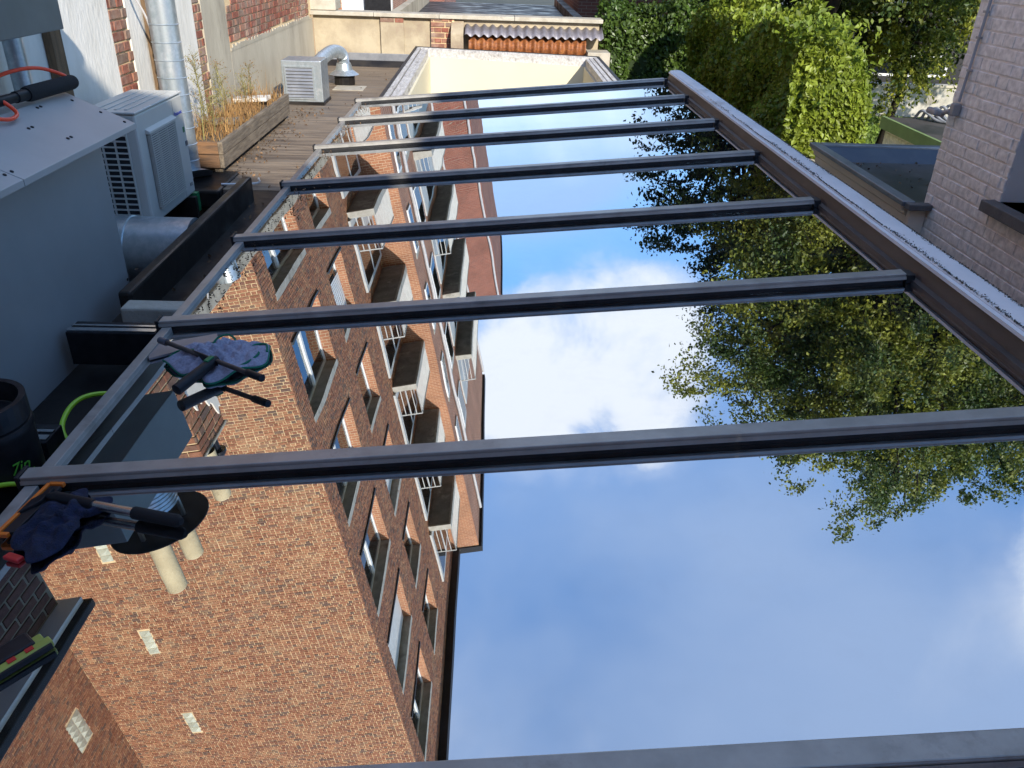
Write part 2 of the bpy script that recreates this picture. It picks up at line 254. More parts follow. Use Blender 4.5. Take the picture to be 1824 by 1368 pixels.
 room=mat('room_wall', (0.16, 0.15, 0.125), (0.13, 0.12, 0.10), rough=0.9),
 rafter=mat('cream_rafter', (0.50, 0.46, 0.33), rough=0.7),
 slate=mat('slate_roof', (0.06, 0.065, 0.075), (0.085, 0.09, 0.10), rough=0.5, scale=5),
 green_plastic=mat('green_plastic', (0.01, 0.17, 0.06), rough=0.5),
 dust=mat('white_droppings', (0.5, 0.48, 0.44), rough=0.9),
)

for k_ in ('bark', 'leaf_dark', 'felt_dark', 'black', 'gasket', 'fascia'): M[k_].node_tree.nodes['Principled BSDF'].inputs['Specular IOR Level'].default_value = 0.22
# ------------------------------------------------------------------ mesh helpers
class MB:
    def __init__(s): s.v = []; s.f = []
    def add(s, vs_, fs):
        o = len(s.v); s.v += [tuple(p) for p in vs_]; s.f += [tuple(i+o for i in q) for q in fs]; return s
    def box(s, x0, x1, y0, y1, z0, z1):
        return s.add([(x0, y0, z0), (x1, y0, z0), (x1, y1, z0), (x0, y1, z0), (x0, y0, z1), (x1, y0, z1), (x1, y1, z1), (x0, y1, z1)],
                     [(0, 3, 2, 1), (4, 5, 6, 7), (0, 1, 5, 4), (1, 2, 6, 5), (2, 3, 7, 6), (3, 0, 4, 7)])
    def prism(s, prof, a0, a1, axis='y'):
        """profile of 2-d points swept along an axis; y: (x,z), x: (y,z), z: (x,y)"""
        def P(p, a): return (p[0], a, p[1]) if axis == 'y' else ((a, p[0], p[1]) if axis == 'x' else (p[0], p[1], a))
        k = len(prof); vs_ = [P(p, a0) for p in prof]+[P(p, a1) for p in prof]
        return s.add(vs_, [tuple(range(k))[::-1], tuple(range(k, 2*k))]+[(i, (i+1) % k, k+(i+1) % k, k+i) for i in range(k)])
    def obox(s, c, ax, ay, az):
        c, ax, ay, az = map(Vector, (c, ax, ay, az)); vs_ = []
        for k in (-1, 1):
            for (i, j) in ((-1, -1), (1, -1), (1, 1), (-1, 1)): vs_.append(c+ax*i+ay*j+az*k)
        return s.add(vs_, [(0, 3, 2, 1), (4, 5, 6, 7), (0, 1, 5, 4), (1, 2, 6, 5), (2, 3, 7, 6), (3, 0, 4, 7)])
    def tube(s, path, r, seg=10, cap=True):
        P = [Vector(p) for p in path]; k = len(P); rs = r if isinstance(r, (list, tuple)) else [r]*k
        t = (P[1]-P[0]).normalized(); u = t.orthogonal().normalized(); vs_ = []
        for i in range(k):
            t2 = ((P[min(i+1, k-1)]-P[max(i-1, 0)])).normalized(); u = (u-t2*u.dot(t2)); u = u.normalized() if u.length > 1e-6 else t2.orthogonal().normalized(); w = t2.cross(u)
            vs_ += [P[i]+(u*math.cos(2*math.pi*j/seg)+w*math.sin(2*math.pi*j/seg))*rs[i] for j in range(seg)]
        fs = [(i*seg+j, i*seg+(j+1) % seg, (i+1)*seg+(j+1) % seg, (i+1)*seg+j) for i in range(k-1) for j in range(seg)]
        if cap: fs += [tuple(range(seg))[::-1], tuple((k-1)*seg+j for j in range(seg))]
        return s.add(vs_, fs)
    def mesh(s, name):
        m = bpy.data.meshes.new(name); m.from_pydata(s.v, [], s.f); m.validate(); m.update(); return m
    def build(s, name, material, parent=None, smooth=False, bevel=0.0):
        return link(name, s.mesh(name), material, parent, smooth, bevel)
def link(name, me, material, parent=None, smooth=False, bevel=0.0):
    if material is not None and not me.materials: me.materials.append(material)
    if smooth:
        me.polygons.foreach_set('use_smooth', [True]*len(me.polygons))
        try: me.set_sharp_from_angle(angle=R(40))
        except Exception: pass
    o = bpy.data.objects.new(name, me); COL.objects.link(o)
    if parent is not None: o.parent = parent
    if bevel:
        b = o.modifiers.new('bevel', 'BEVEL'); b.width = bevel; b.segments = 2; b.limit_method = 'ANGLE'; b.angle_limit = R(40)
    return o
def thing(name, label, cat, group=None, loc=None):
    o = bpy.data.objects.new(name, None); COL.objects.link(o); o.empty_display_size = 0.1
    return tag(o, label, cat, group)
def tag(o, label, cat, group=None):
    o['label'] = label; o['category'] = cat
    if group: o['group'] = group
    return o
def struct(o): o['kind'] = 'structure'; return o
def stuff(o): o['kind'] = 'stuff'; return o
def dup(o, parent=None, mw=None, name=None):
    c = o.copy(); COL.objects.link(c)
    if parent is not None: c.parent = parent
    return c
def catmull(pts, n=8):
    P = [Vector(p) for p in pts]; P = [P[0]*2-P[1]]+P+[P[-1]*2-P[-2]]; out = []
    for i in range(1, len(P)-2):
        for k in range(n):
            t = k/n; a, b, c, d = P[i-1:i+3]
            out.append(0.5*((2*b)+(c-a)*t+(2*a-5*b+4*c-d)*t*t+(3*b-a-3*c+d)*t**3))
    out.append(P[-2]); return out
def text_mesh(name, body, size, material, matrix, parent, extrude=0.0006, shear=0.0):
    cu = bpy.data.curves.new(name, 'FONT'); cu.body = body; cu.size = size; cu.extrude = extrude; cu.align_x = 'LEFT'; cu.shear = shear
    tmp = bpy.data.objects.new('tmp_text', cu); COL.objects.link(tmp); dg = bpy.context.evaluated_depsgraph_get()
    me = bpy.data.meshes.new_from_object(tmp.evaluated_get(dg)); bpy.data.objects.remove(tmp)
    me.transform(matrix); me.materials.clear(); return link(name, me, material, parent)

# -------- brickwork: a list of bricks (u0,u1,v0,v1), laid on a wall plane
RH = 0.070
def brick_rects(u0, u1, v0, v1, holes=(), L=0.215, j=0.014, seed=0, rh=RH, headers=True):
    rg = random.Random(seed); out = []; row = 0; v = v0
    while v+rh*0.5 < v1:
        hd = headers and row % 2 == 1; Lr = L/2 if hd else L; u = u0-(L*0.25 if hd else rg.choice((0, 0.5))*0)
        while u < u1:
            l = Lr*(1 if rg.random() > 0.12 else rg.choice((0.5, 1.0)))
            a, b = max(u, u0), min(u+l-j, u1)
            if b-a > 0.03:
                c, d = v+j*0.5, v+rh-j*0.5; segs = [(a, b)]
                for (h0, h1, g0, g1) in holes:
                    if d > g0 and c < g1:
                        ns = []
                        for (p, q) in segs:
                            if q <= h0 or p >= h1: ns.append((p, q))
                            else:
                                if h0-p > 0.02: ns.append((p, h0))
                                if q-h1 > 0.02: ns.append((h1, q))
                        segs = ns
                out += [(p, q, c, d) for (p, q) in segs]
            u += l
        v += rh; row += 1
    return out
def bricks_mesh(rects, O, U, Nn, name, proud=0.008, jit=0.0035, seed=1):
    """one mesh of many bricks, five faces each"""
    rg = np.random.default_rng(seed); r = np.array(rects); k = len(r)
    O, U, Nn = np.array(O, float), np.array(U, float), np.array(Nn, float); Z = np.array((0, 0, 1.0))
    r = r+rg.normal(0, jit*0.45, r.shape); d = proud+rg.uniform(-jit, jit, k); tl = rg.normal(0, jit*0.5, (k, 4))
    V = np.zeros((k, 8, 3)); cor = [(0, 2), (1, 2), (1, 3), (0, 3)]
    for i, (a, b) in enumerate(cor):
        base = O+r[:, a:a+1]*U+r[:, b:b+1]*Z
        V[:, i] = base-Nn*0.004; V[:, 4+i] = base+Nn*(d+tl[:, i])[:, None]
    q = [(4, 5, 6, 7), (0, 1, 5, 4), (1, 2, 6, 5), (2, 3, 7, 6), (3, 0, 4, 7)]
    if np.dot(np.cross(U, Z), Nn) < 0: q = [t[::-1] for t in q]
    Fq = (np.array(q)[None]+(np.arange(k)*8)[:, None, None]).reshape(-1, 4)
    me = bpy.data.meshes.new(name); me.from_pydata(V.reshape(-1, 3).tolist(), [], Fq.tolist()); me.update(); return me
def brick_objects(rects, O, U, Nn, material, parent, proud=0.008, jit=0.003, bevel=0.0):
    """each brick an object of its own; bricks of one size share a mesh"""
    cache = {}; O, U, Nn = Vector(O), Vector(U), Vector(Nn); Z = Vector((0, 0, 1)); rg = random.Random(len(rects))
    for (a, b, c, d) in rects:
        key = (round((b-a)/0.02), round((d-c)/0.008), rg.randint(0, 2))
        if key not in cache:
            w, h = (key[0]*0.02)/2, (d-c)/2; mb = MB(); vs_ = []
            jt = lambda s: rg.uniform(-s, s)
            for dep, sc in ((-0.01, 1.0), (proud-0.003, 1.0), (proud, 0.0)):
                for (i, k_) in ((-1, -1), (1, -1), (1, 1), (-1, 1)):
                    ins = 0.0035 if sc == 0 else 0
                    vs_.append(U*(i*(w-ins)+jt(0.002))+Z*(k_*(h-ins)+jt(0.0015))+Nn*(dep+(jt(jit*0.5) if dep > 0 else 0)))
            fs = [(8, 9, 10, 11)]+[(4*l+i, 4*l+(i+1) % 4, 4*(l+1)+(i+1) % 4, 4*(l+1)+i) for l in (0, 1) for i in range(4)]
            if U.cross(Z).dot(Nn) < 0: fs = [f[::-1] for f in fs]
            mb.add(vs_, fs); cache[key] = mb.mesh('brick'); cache[key].materials.append(material)
        o = bpy.data.objects.new('brick', cache[key]); COL.objects.link(o); o.parent = parent
        o.location = O+U*((a+b)/2)+Z*((c+d)/2)+Nn*rg.uniform(-jit*0.6, jit*0.6)

# -------- foliage: many small folded leaves in one mesh
def leaf_mesh(P, size, name, up=None, droop=0.3, seed=3):
    rg = np.random.default_rng(seed); k = len(P); P = np.asarray(P, float)
    d = rg.normal(size=(k, 3)); d[:, 2] -= droop
    if up is not None: d += np.asarray(up)*0.0
    d /= np.linalg.norm(d, axis=1)[:, None]
    nrm = rg.normal(size=(k, 3)); nrm[:, 2] += 0.5
    if up is not None: nrm += np.asarray(up)*1.6
    sd = np.cross(d, nrm); sd /= (np.linalg.norm(sd, axis=1)[:, None]+1e-9)
    s = size*rg.uniform(0.55, 1.25, k)[:, None]
    V = np.stack([P-d*s*0.5, P+sd*s*0.34+d*s*0.02, P+d*s*0.55, P-sd*s*0.34+d*s*0.02], 1)
    fold = np.cross(sd, d); V[:, 1] += fold*s*0.10; V[:, 3] += fold*s*0.10
    F = (np.array([(0, 1, 2, 3)])+(np.arange(k)*4)[:, None])
    me = bpy.data.meshes.new(name); me.from_pydata(V.reshape(-1, 3).tolist(), [], F.tolist()); me.update(); return me

# ------------------------------------------------------------------ ground
GZ = -4.2
struct(MB().add([(-400, -400, GZ-0.02), (400, -400, GZ-0.02), (400, 400, GZ-0.02), (-400, 400, GZ-0.02)], [(0, 1, 2, 3)]).build('ground', M['ground']))
struct(MB().add([(2.0, 8.0, GZ), (26, 8.0, GZ), (26, 24.6, GZ), (2.0, 24.6, GZ)], [(0, 1, 2, 3)]).build('lawn', M['lawn']))
gx = rng.uniform(5.5, 15, 14000); gy = rng.uniform(17, 24.4, 14000); gp = np.stack([gx, gy, np.full(14000, GZ+0.03)], 1)
stuff(tag(link('grass', leaf_mesh(gp, 0.10, 'grass', droop=-1.5), M['grass']), 'short sunlit grass of the garden lawn', 'grass'))

# ------------------------------------------------------------------ flat roof deck
DZ = -1.68
deck = MB(); deck.box(-2.66, -1.27, 6.0, 12.84, DZ-0.25, DZ); deck.box(-1.268, -1.12, 7.97, 12.84, DZ-0.25, DZ-0.004); deck.box(-1.12, 1.47, 12.5, 12.84, DZ-0.25, DZ-0.004); deck.box(1.475, 1.75, 7.97, 12.84, DZ-0.25, DZ-0.004)
struct(deck.build('roof_deck', M['felt']))
wet = MB(); wet.box(-1.84, -1.27, 3.62, 6.0, DZ-0.25, DZ-0.002); wet.box(-1.9, -1.27, 0.2, 3.38, DZ-0.35, DZ-0.10); wet.box(-2.66, -1.9, 0.2, 6.0, -2.15, -1.98)  # same felt as the deck, wet and coloured darker for the shade here
struct(wet.build('wet_shaded_gully', M['felt_dark']))

# ------------------------------------------------------------------ glass roof
TT = 0.092234; ZG0 = -1.2422
def zg(x): return ZG0+TT*x
ct = 1/math.sqrt(1+TT*TT); gn = Vector((-TT*ct, 0, ct)); gx_ = Vector((ct, 0, TT*ct))
XL, XR = -1.238, 1.635
BY = [0.856, 1.845, 2.875, 3.885, 4.915, 5.92, 6.95, 7.87]
roof = thing('glass_roof', 'long sloping glass roof of seven mirror-like panes in grey aluminium bars', 'glass roof')
ed = [-0.25]+BY
for i in range(len(BY)):
    y0, y1 = ed[i]+0.012, ed[i+1]-0.012
    m = MB(); a = []
    for (x, y) in ((XL+0.012, y0), (XR-0.02, y0), (XR-0.02, y1), (XL+0.012, y1)): a.append((x, y, zg(x)))
    m.add(a+[(p[0], p[1], p[2]-0.008) for p in a], [(0, 1, 2, 3), (7, 6, 5, 4), (0, 4, 5, 1), (1, 5, 6, 2), (2, 6, 7, 3), (3, 7, 4, 0)])
    m.build('glass_pane', M['glass'], roof)
for i, y in enumerate(BY):
    last = i == len(BY)-1; hw = 0.026
    L_ = (XR-0.045-(XL-0.030))/ct/2; xc = (XR-0.045+XL-0.030)/2; c = Vector((xc, y, zg(xc)))
    b = MB(); b.obox(c+gn*0.028, gx_*L_, Vector((0, hw, 0)), gn*0.012)
    b.add([c+gn*0.0165-gx_*L_+Vector((0, -hw-0.006, 0)), c+gn*0.0165+gx_*L_+Vector((0, -hw-0.006, 0)), c+gn*0.0165+gx_*L_+Vector((0, -hw, 0)), c+gn*0.0165-gx_*L_+Vector((0, -hw, 0)),
           c+gn*0.030-gx_*L_+Vector((0, -hw-0.002, 0)), c+gn*0.030+gx_*L_+Vector((0, -hw-0.002, 0))], [(0, 1, 5, 4), (0, 3, 2, 1)])
    ob = b.build('glazing_bar', M['alu'], roof, bevel=0.003)
    g = MB(); g.obox(c+gn*0.008, gx_*(L_-0.008), Vector((0, hw-0.003, 0)), gn*0.0075); g.build('rubber_gasket', M['gasket'], ob)
    e = MB(); e.obox(c-gx_*(L_+0.006)+gn*0.016, gx_*0.006, Vector((0, hw+0.005, 0)), gn*0.028); e.obox(c-gx_*(L_-0.012)+gn*(-0.03), gx_*0.016, Vector((0, hw*0.8, 0)), gn*0.018); e.build('end_clip', M['gasket'], ob, bevel=0.002)
    e = MB(); e.obox(c+gx_*(L_+0.018)+gn*0.018, gx_*0.016, Vector((0, hw+0.004, 0)), gn*0.017); e.build('end_clip', M['gasket'], ob, bevel=0.003)
for i in range(len(BY)):
    y0, y1 = ed[i]+(0.032 if i else 0), ed[i+1]-0.032
    r = MB(); xc = XL+0.0; c = Vector((xc, (y0+y1)/2, zg(xc))); r.obox(c+gn*0.005, gx_*0.019, Vector((0, (y1-y0)/2, 0)), gn*0.012); r.build('edge_rail', M['alu'], roof, bevel=0.002)
k = MB(); k.prism([(-1.275, zg(-1.27)-0.014), (-1.255, zg(-1.255)-0.014), (-1.255, DZ-0.06), (-1.275, DZ-0.06)], -0.2, 7.9); k.build('upstand', M['gasket'], roof)
k = MB(); k.prism([(XR-0.025, zg(XR)-0.05), (XR-0.025, zg(XR)+0.012), (XR-0.003, zg(XR)+0.016), (XR+0.014, -1.022), (XR+0.024, -1.022), (XR+0.024, zg(XR)-0.05)], -0.2, 7.93)
k.build('ridge_flashing', M['brown_metal'], roof)
k = MB(); k.prism([(XR+0.004, -1.0215), (XR+0.004, -1.008), (XR+0.021, -1.006), (XR+0.021, -1.0215)], -0.2, 7.94); k.build('flashing_lip', M['white_coat'], roof)
k = MB(); k.prism([(XL, zg(XL)-0.016), (XR, zg(XR)-0.016), (XR, DZ+0.0), (XL, DZ+0.0)], 7.885, 7.93); k.build('end_panel', M['alu'], roof)
# the room below: dim, with pale rafters seen faintly through the panes
room = thing('sun_room', 'dim room with cream rafters seen faintly through the glass roof', 'room')
m = MB(); m.box(XL+0.02, XR-0.04, -0.2, 7.87, -4.15, -4.1); m.build('floor', M['room'], room)
for nm, bb in (('wall', (XL-0.008, XL+0.02, -0.2, 7.87, -4.1, -1.70)), ('wall', (XR-0.035, XR-0.03, -0.2, 7.87, -4.1, -1.13)), ('wall', (XL+0.02, XR-0.04, 7.84, 7.87, -4.1, -1.72))):
    MB().box(*bb).build(nm, M['room'], room)
for y in (2.0, 3.6, 5.2, 6.8):
    m = MB(); m.prism([(XL+0.03, zg(XL)-0.32), (XL+0.03, zg(XL)-0.16), (XR-0.05, zg(XR)-0.16), (XR-0.05, zg(XR)-0.32)], y-0.035, y+0.035); m.build('rafter', M['rafter'], room)
# fallen leaves and grit on the low edge of the panes
P = []
for _ in range(620):
    y = rng.uniform(2.95, 7.8); x = XL+0.03+abs(rng.normal(0, 0.09 if 3.0 < y < 5.2 else 0.05)); P.append((x, y, zg(x)+0.005))
stuff(tag(link('leaf_litter', leaf_mesh(P, 0.014, 'leaf_litter', up=np.array([(0, 0, 1.5)]), droop=0), M['deadleaf']), 'specks of dead leaf and grit along the low edge of the glass panes', 'leaf litter'))
P = [(rng.uniform(-2.6, -1.3), rng.uniform(4.0, 12.6), DZ+0.008) for _ in range(110)]+[(-2.02+rng.normal(0, .10), rng.uniform(6.3, 9.3), DZ+0.008) for _ in range(230)]+[(rng.uniform(-1.68, -1.35), rng.uniform(3.7, 6.0), DZ+0.006) for _ in range(40)]
stuff(tag(link('fallen_leaves', leaf_mesh(P, 0.030, 'fallen_leaves', up=np.array([(0, 0, 1.5)]), droop=0), M['deadleaf']), 'scattered dead leaves lying on the felt roof beside the planter', 'fallen leaves'))

# ------------------------------------------------------------------ parapet on the high side
par = thing('parapet_wall', 'low parapet with stained white coping along the high side of the glass roof', 'parapet')
MB().box(1.672, 1.73, -0.2, 7.95, GZ, -1.035).build('wall', M['render'], par)
for (y0, y1) in ((-0.2, 2.10), (2.104, 5.05), (5.054, 7.99)):
    m = MB(); m.prism([(1.662, -1.05), (1.662, -1.008), (1.668, -1.003), (1.73, -0.997), (1.765, -1.002), (1.772, -1.010), (1.772, -1.05)], y0, y1); m.build('coping', M['white_coat'], par, smooth=True)
P = []
for _ in range(9000):
    y = rng.uniform(0.2, 6.6); w = 1 if y < 4.9 else (6.6-y)/1.7
    if rng.random() > w: continue
    side = rng.random() < 0.55; blot = 0.5+0.5*math.sin(y*3.1+math.sin(y*7.7)*1.4)
    x = 1.665+abs(rng.normal(0, 0.002+0.009*blot)) if side else 1.771-abs(rng.normal(0, 0.002+0.008*blot))
    P.append((x, y, -1.0015+0.006*(x-1.668)/0.062 if x < 1.73 else -0.9955-0.005*(x-1.73)/0.035))
stuff(tag(link('moss', leaf_mesh(P, 0.0065, 'moss', up=np.array([(0, 0, 2.5)]), droop=0), M['moss']), 'dark moss and grime creeping in from the coping edges', 'moss'))

# ------------------------------------------------------------------ light well (second roof light) behind
lw = thing('light_well', 'open roof light well with cream painted walls and a grooved frame', 'roof light')
A0, A1, A2, A3 = Vector((-1.10, 8.05, -1.36)), Vector((1.47, 8.05, -1.36)), Vector((1.47, 11.95, -1.36)), Vector((-1.12, 12.50, -1.36))
def quad_ring(mb, o, ins, z0, z1, ins2):
    """a frame ring between two insets of the quad"""
    cx = sum((p.x for p in o))/4; cy = sum((p.y for p in o))/4
    def inset(p, d): return Vector((p.x+(d if p.x < cx else -d), p.y+(d if p.y < cy else -d), 0))
    a = [inset(p, ins) for p in o]; b = [inset(p, ins2) for p in o]; vs_ = []
    for q, z in ((a, z0), (a, z1), (b, z1), (b, z0)): vs_ += [(p.x, p.y, z) for p in q]
    fs = []
    for l in range(4):
        for i in range(4): fs.append((l*4+i, l*4+(i+1) % 4, ((l+1) % 4)*4+(i+1) % 4, ((l+1) % 4)*4+i))
    mb.add(vs_, fs)
Qd = [A0, A1, A2, A3]
for nm, i0, i1, z0, z1, mm in (('outer_frame', 0, 0.035, DZ, -1.345, 'gasket'), ('frame', 0.036, 0.085, DZ, -1.352, 'white_frame'), ('groove', 0.086, 0.10, DZ, -1.372, 'gasket'), ('frame', 0.101, 0.15, DZ, -1.358, 'white_frame'), ('inner_frame', 0.151, 0.20, -1.60, -1.366, 'white_frame')):
    m = MB(); quad_ring(m, Qd, i0, z0, z1, i1); m.build(nm, M[mm], lw)
m = MB(); quad_ring(m, Qd, 0.155, -4.0, -1.46, 0.225); m.build('well_wall', M['cream'], lw)
m = MB(); m.add([(-1.0, 8.2, -3.95), (1.3, 8.2, -3.95), (1.3, 11.8, -3.95), (-1.0, 12.3, -3.95)], [(0, 1, 2, 3)]); m.build('floor', M['cream'], lw)

# ------------------------------------------------------------------ courtyard wall on the left
WX = -2.65; WT = -0.24
wall = thing('courtyard_wall', 'tall patched wall of white paint, grey render and bare brick along the left', 'wall')
def wseg(name, y0, y1, z0, z1, mm, x=WX): return MB().box(x-0.25, x, y0, y1, z0, z1).build(name, M[mm], wall, bevel=0.004)
wseg('painted_panel', 1.0, 6.12, -2.1, WT, 'white_paint'); wseg('brick_core', 6.122, 6.42, -2.1, WT, 'mortar', WX-0.012)
wseg('painted_panel', 6.422, 6.98, -2.1, WT, 'white_paint', WX-0.004); wseg('painted_panel', 6.982, 7.83, -2.1, WT, 'white_paint'); wseg('brick_core', 7.832, 8.05, -2.1, WT, 'mortar', WX-0.012)
wseg('render', 8.052, 8.78, -2.1, WT, 'render'); wseg('render', 8.782, 12.9, -2.1, -1.045, 'render'); wseg('brick_core', 8.782, 12.9, -1.045, WT, 'mortar', WX-0.014)
wallb = MB().box(WX-0.02, WX-0.015, 6.2, 6.3, -2, -1.9).build('brickwork', M['mortar'], wall)
rect = [r for r in brick_rects(6.125, 6.42, -2.0, WT, seed=3, rh=0.072)]
ragged = lambda u, v, s: s*(math.sin(v*17)+math.sin(v*7.3+1))*0.5
rect2 = [r for r in brick_rects(7.832, 8.05, -2.0, WT, seed=5, rh=0.072, L=0.2)]
rect3 = [r for r in brick_rects(8.79, 12.7, -1.04, WT-0.02, seed=6, rh=0.068) if r[2] > -1.03+0.05*math.sin(r[0]*3)+0.03*math.sin(r[0]*11) and r[0] > 8.80+0.10*math.sin(r[2]*9)]
allr = rect+rect2+sorted(rect3, key=lambda r: r[0])
brick_objects(allr[:300], (WX-0.012, 0, 0), (0, 1, 0), (1, 0, 0), M['brick_old'], wall, proud=0.011, jit=0.005)
if len(allr) > 300: stuff(link('brickwork', bricks_mesh(allr[300:], (WX-0.012, 0, 0), (0, 1, 0), (1, 0, 0), 'brickwork'), M['brick_old'], wall))
wallb.location.z = -0.0
MB().box(WX-0.28, WX+0.05, 6.0, 12.9, WT, WT+0.12).build('coping', M['coping_stone'], wall, bevel=0.008)
# torn edges of render round the bare brick
P = MB()
for i in range(60):
    y = 8.8+3.9*i/60; h = 0.03+0.03*abs(math.sin(i*1.7)); P.box(WX-0.01, WX+0.004, y, y+0.07, -1.05, -1.05+h)
P.build('render_edge', M['render'], wall)

ch = thing('chimney_stack', 'brick chimney stack with flaking white plaster rising from the courtyard wall', 'chimney')
MB().box(-3.35, -2.765, 5.56, 6.14, WT, 0.83).build('core', M['mortar'], ch)
fr = brick_rects(5.552, 6.148, 0.0, 0.83, seed=9); fl = brick_rects(-3.35, -2.757, 0.0, 0.83, seed=10)
brick_objects(fr, (-2.765, 0, 0), (0, 1, 0), (1, 0, 0), M['brick'], ch); brick_objects(fl, (0, 5.56, 0), (1, 0, 0), (0, -1, 0), M['brick'], ch)
m = MB(); pv = []   # flaking plaster sheet with a ragged top
for i in range(49):
    u_ = i/48; y = 5.60+0.545*u_; top = 0.34+0.34*u_+0.05*math.sin(u_*9)+0.035*math.sin(u_*31)+random.uniform(-.018, .018); pv.append((y, top))
m.prism([(5.60, WT+0.1)]+pv+[(6.149, WT+0.1)], -2.757, -2.742, axis='x'); m.build('plaster', M['white_paint'], ch)
MB().box(-3.37, -2.745, 5.54, 6.16, 0.83, 0.86).build('cap', M['coping_stone'], ch, bevel=0.008)
st = thing('stepped_wall', 'lower stepped brick wall top in front of the chimney stack', 'wall')
MB().box(-3.2, -2.69, 4.15, 5.55, WT, 0.42).build('core', M['mortar'], st)
brick_objects(brick_rects(4.16, 5.54, WT+0.12, 0.42, seed=12), (-2.69, 0, 0), (0, 1, 0), (1, 0, 0), M['brick'], st)
for (y, b, lab) in ((4.56, 0.42, 'nearest of three tall beige chimney pots, beside the round vent cap'), (4.93, 0.42, 'middle of three tall beige chimney pots above the stepped wall'), (5.68, 0.86, 'beige chimney pot standing on the chimney stack beside a black cowl')):
    m = MB(); m.tube([(-2.79, y, b), (-2.79, y, 1.33), (-2.79, y, 1.345)], [0.078, 0.072, 0.058], 18, cap=False); m.tube([(-2.79, y, 1.345), (-2.79, y, 1.2)], 0.057, 18)
    tag(m.build('chimney_pot', M['pot'], None, smooth=True), lab, 'chimney pot', 'chimney pots on the wall')
cw = thing('chimney_cowl', 'small black domed cowl on the corner of the chimney stack', 'cowl')
MB().tube([(-2.82, 5.92, 0.86), (-2.82, 5.92, 1.0)], 0.045, 12).build('flue', M['black'], cw, smooth=True)
MB().tube([(-2.82, 5.92, 1.0), (-2.82, 5.92, 1.03), (-2.82, 5.92, 1.07), (-2.82, 5.92, 1.09)], [0.085, 0.085, 0.055, 0.01], 14).build('dome', M['black'], cw, smooth=True)

for (y0, y1, x, lab) in ((5.16, 5.29, WX+0.055, 'brown timber post leaning by the grey duct box on the left wall'), (6.70, 6.80, WX+0.05, 'dark timber post against the white wall beside the spiral duct')):
    tag(MB().box(WX+0.003, x, y0, y1, -1.98, WT-0.02).build('timber_post', M['post'], None, bevel=0.004), lab, 'post', 'timber posts on the wall')

# ------------------------------------------------------------------ back wall
bw = thing('terrace_end_wall', 'low rendered wall with stone coping closing the far end of the roof', 'wall')
BYW = 12.92
MB().box(-2.64, 1.56, BYW, BYW+0.22, -4, -1.0).build('render', M['render_old'], bw)
for (x0, x1) in ((-2.64, -1.62), (-0.98, -0.94)):
    pass
MB().box(-1.66, -1.32, BYW-0.05, BYW-0.002, -1.60, -1.0).build('pilaster', M['render_old'], bw, bevel=0.006)
MB().box(-0.92, -0.58, BYW-0.048, BYW-0.002, -1.55, -1.0).build('pilaster', M['mortar'], bw)
brick_objects(brick_rects(-0.92, -0.58, -1.55, -1.0, seed=20, rh=0.072), (0, BYW-0.048, 0), (1, 0, 0), (0, -1, 0), M['brick_old'], bw, proud=0.012, jit=0.005)
brick_objects(brick_rects(-1.66, -1.32, -1.08, -1.0, seed=21), (0, BYW-0.05, 0), (1, 0, 0), (0, -1, 0), M['brick_old'], bw, proud=0.006)
for i, (x0, x1) in enumerate(((-2.70, -1.75), (-1.745, -0.80), (-0.795, 0.30), (0.305, 1.60))):
    MB().box(x0, x1, BYW-0.09, BYW+0.26, -1.0, -0.945).build('coping', M['coping_stone'], bw, bevel=0.006)
MB().box(-2.60, -0.6, BYW-0.075, BYW-0.052, -1.60, -1.50).build('zinc_strip', M['zinc'], bw, bevel=0.003)
MB().prism([(BYW-0.15, DZ), (BYW-0.10, -1.60), (BYW-0.052, -1.60), (BYW-0.052, DZ)], -2.60, -0.6, 'x').build('felt_upstand', M['felt_dark'], bw)
MB().box(-2.95, -2.30, BYW-0.02, BYW+0.45, -0.94, -0.80).build('coping_block', M['coping_stone'], bw, bevel=0.01)
# corrugated lean-to
cg = thing('corrugated_canopy', 'small corrugated lean-to with grey sheet roof over rusty orange cladding', 'lean-to')
def corr(name, mm, x0, x1, pts, wav, amp):
    n_ = int((x1-x0)/wav*8); vs_ = []; fs = []
    for i in range(n_+1):
        x = x0+(x1-x0)*i/n_; o = amp*math.sin(2*math.pi*(x-x0)/wav)
        for (y, z, oy, oz) in pts: vs_.append((x, y+oy*o, z+oz*o))
    k_ = len(pts)
    for i in range(n_):
        for j in range(k_-1): fs.append((i*k_+j, i*k_+j+1, (i+1)*k_+j+1, (i+1)*k_+j))
    o = link(name, MB().add(vs_, fs).mesh(name), M[mm], cg, smooth=True); s = o.modifiers.new('thick', 'SOLIDIFY'); s.thickness = 0.004; return o
corr('sheet_roof', 'corr_grey', -0.42, 1.60, [(13.05, -1.03, 0, 1), (12.62, -1.19, 0, 1)], 0.125, 0.020)
corr('sheet_cladding', 'corr_orange', -0.36, 1.36, [(12.72, -1.20, 1, 0), (12.70, -1.50, 1, 0)], 0.125, 0.020)
MB().prism([(12.90, -1.02), (12.68, -1.19), (12.68, -1.55), (12.90, -1.55)], -0.62, -0.44, 'x').build('side_cheek', M['render_old'], cg)
MB().box(1.37, 1.70, 12.5, 12.9, -1.65, -1.36).build('stone_block', M['coping_stone'], cg, bevel=0.01)
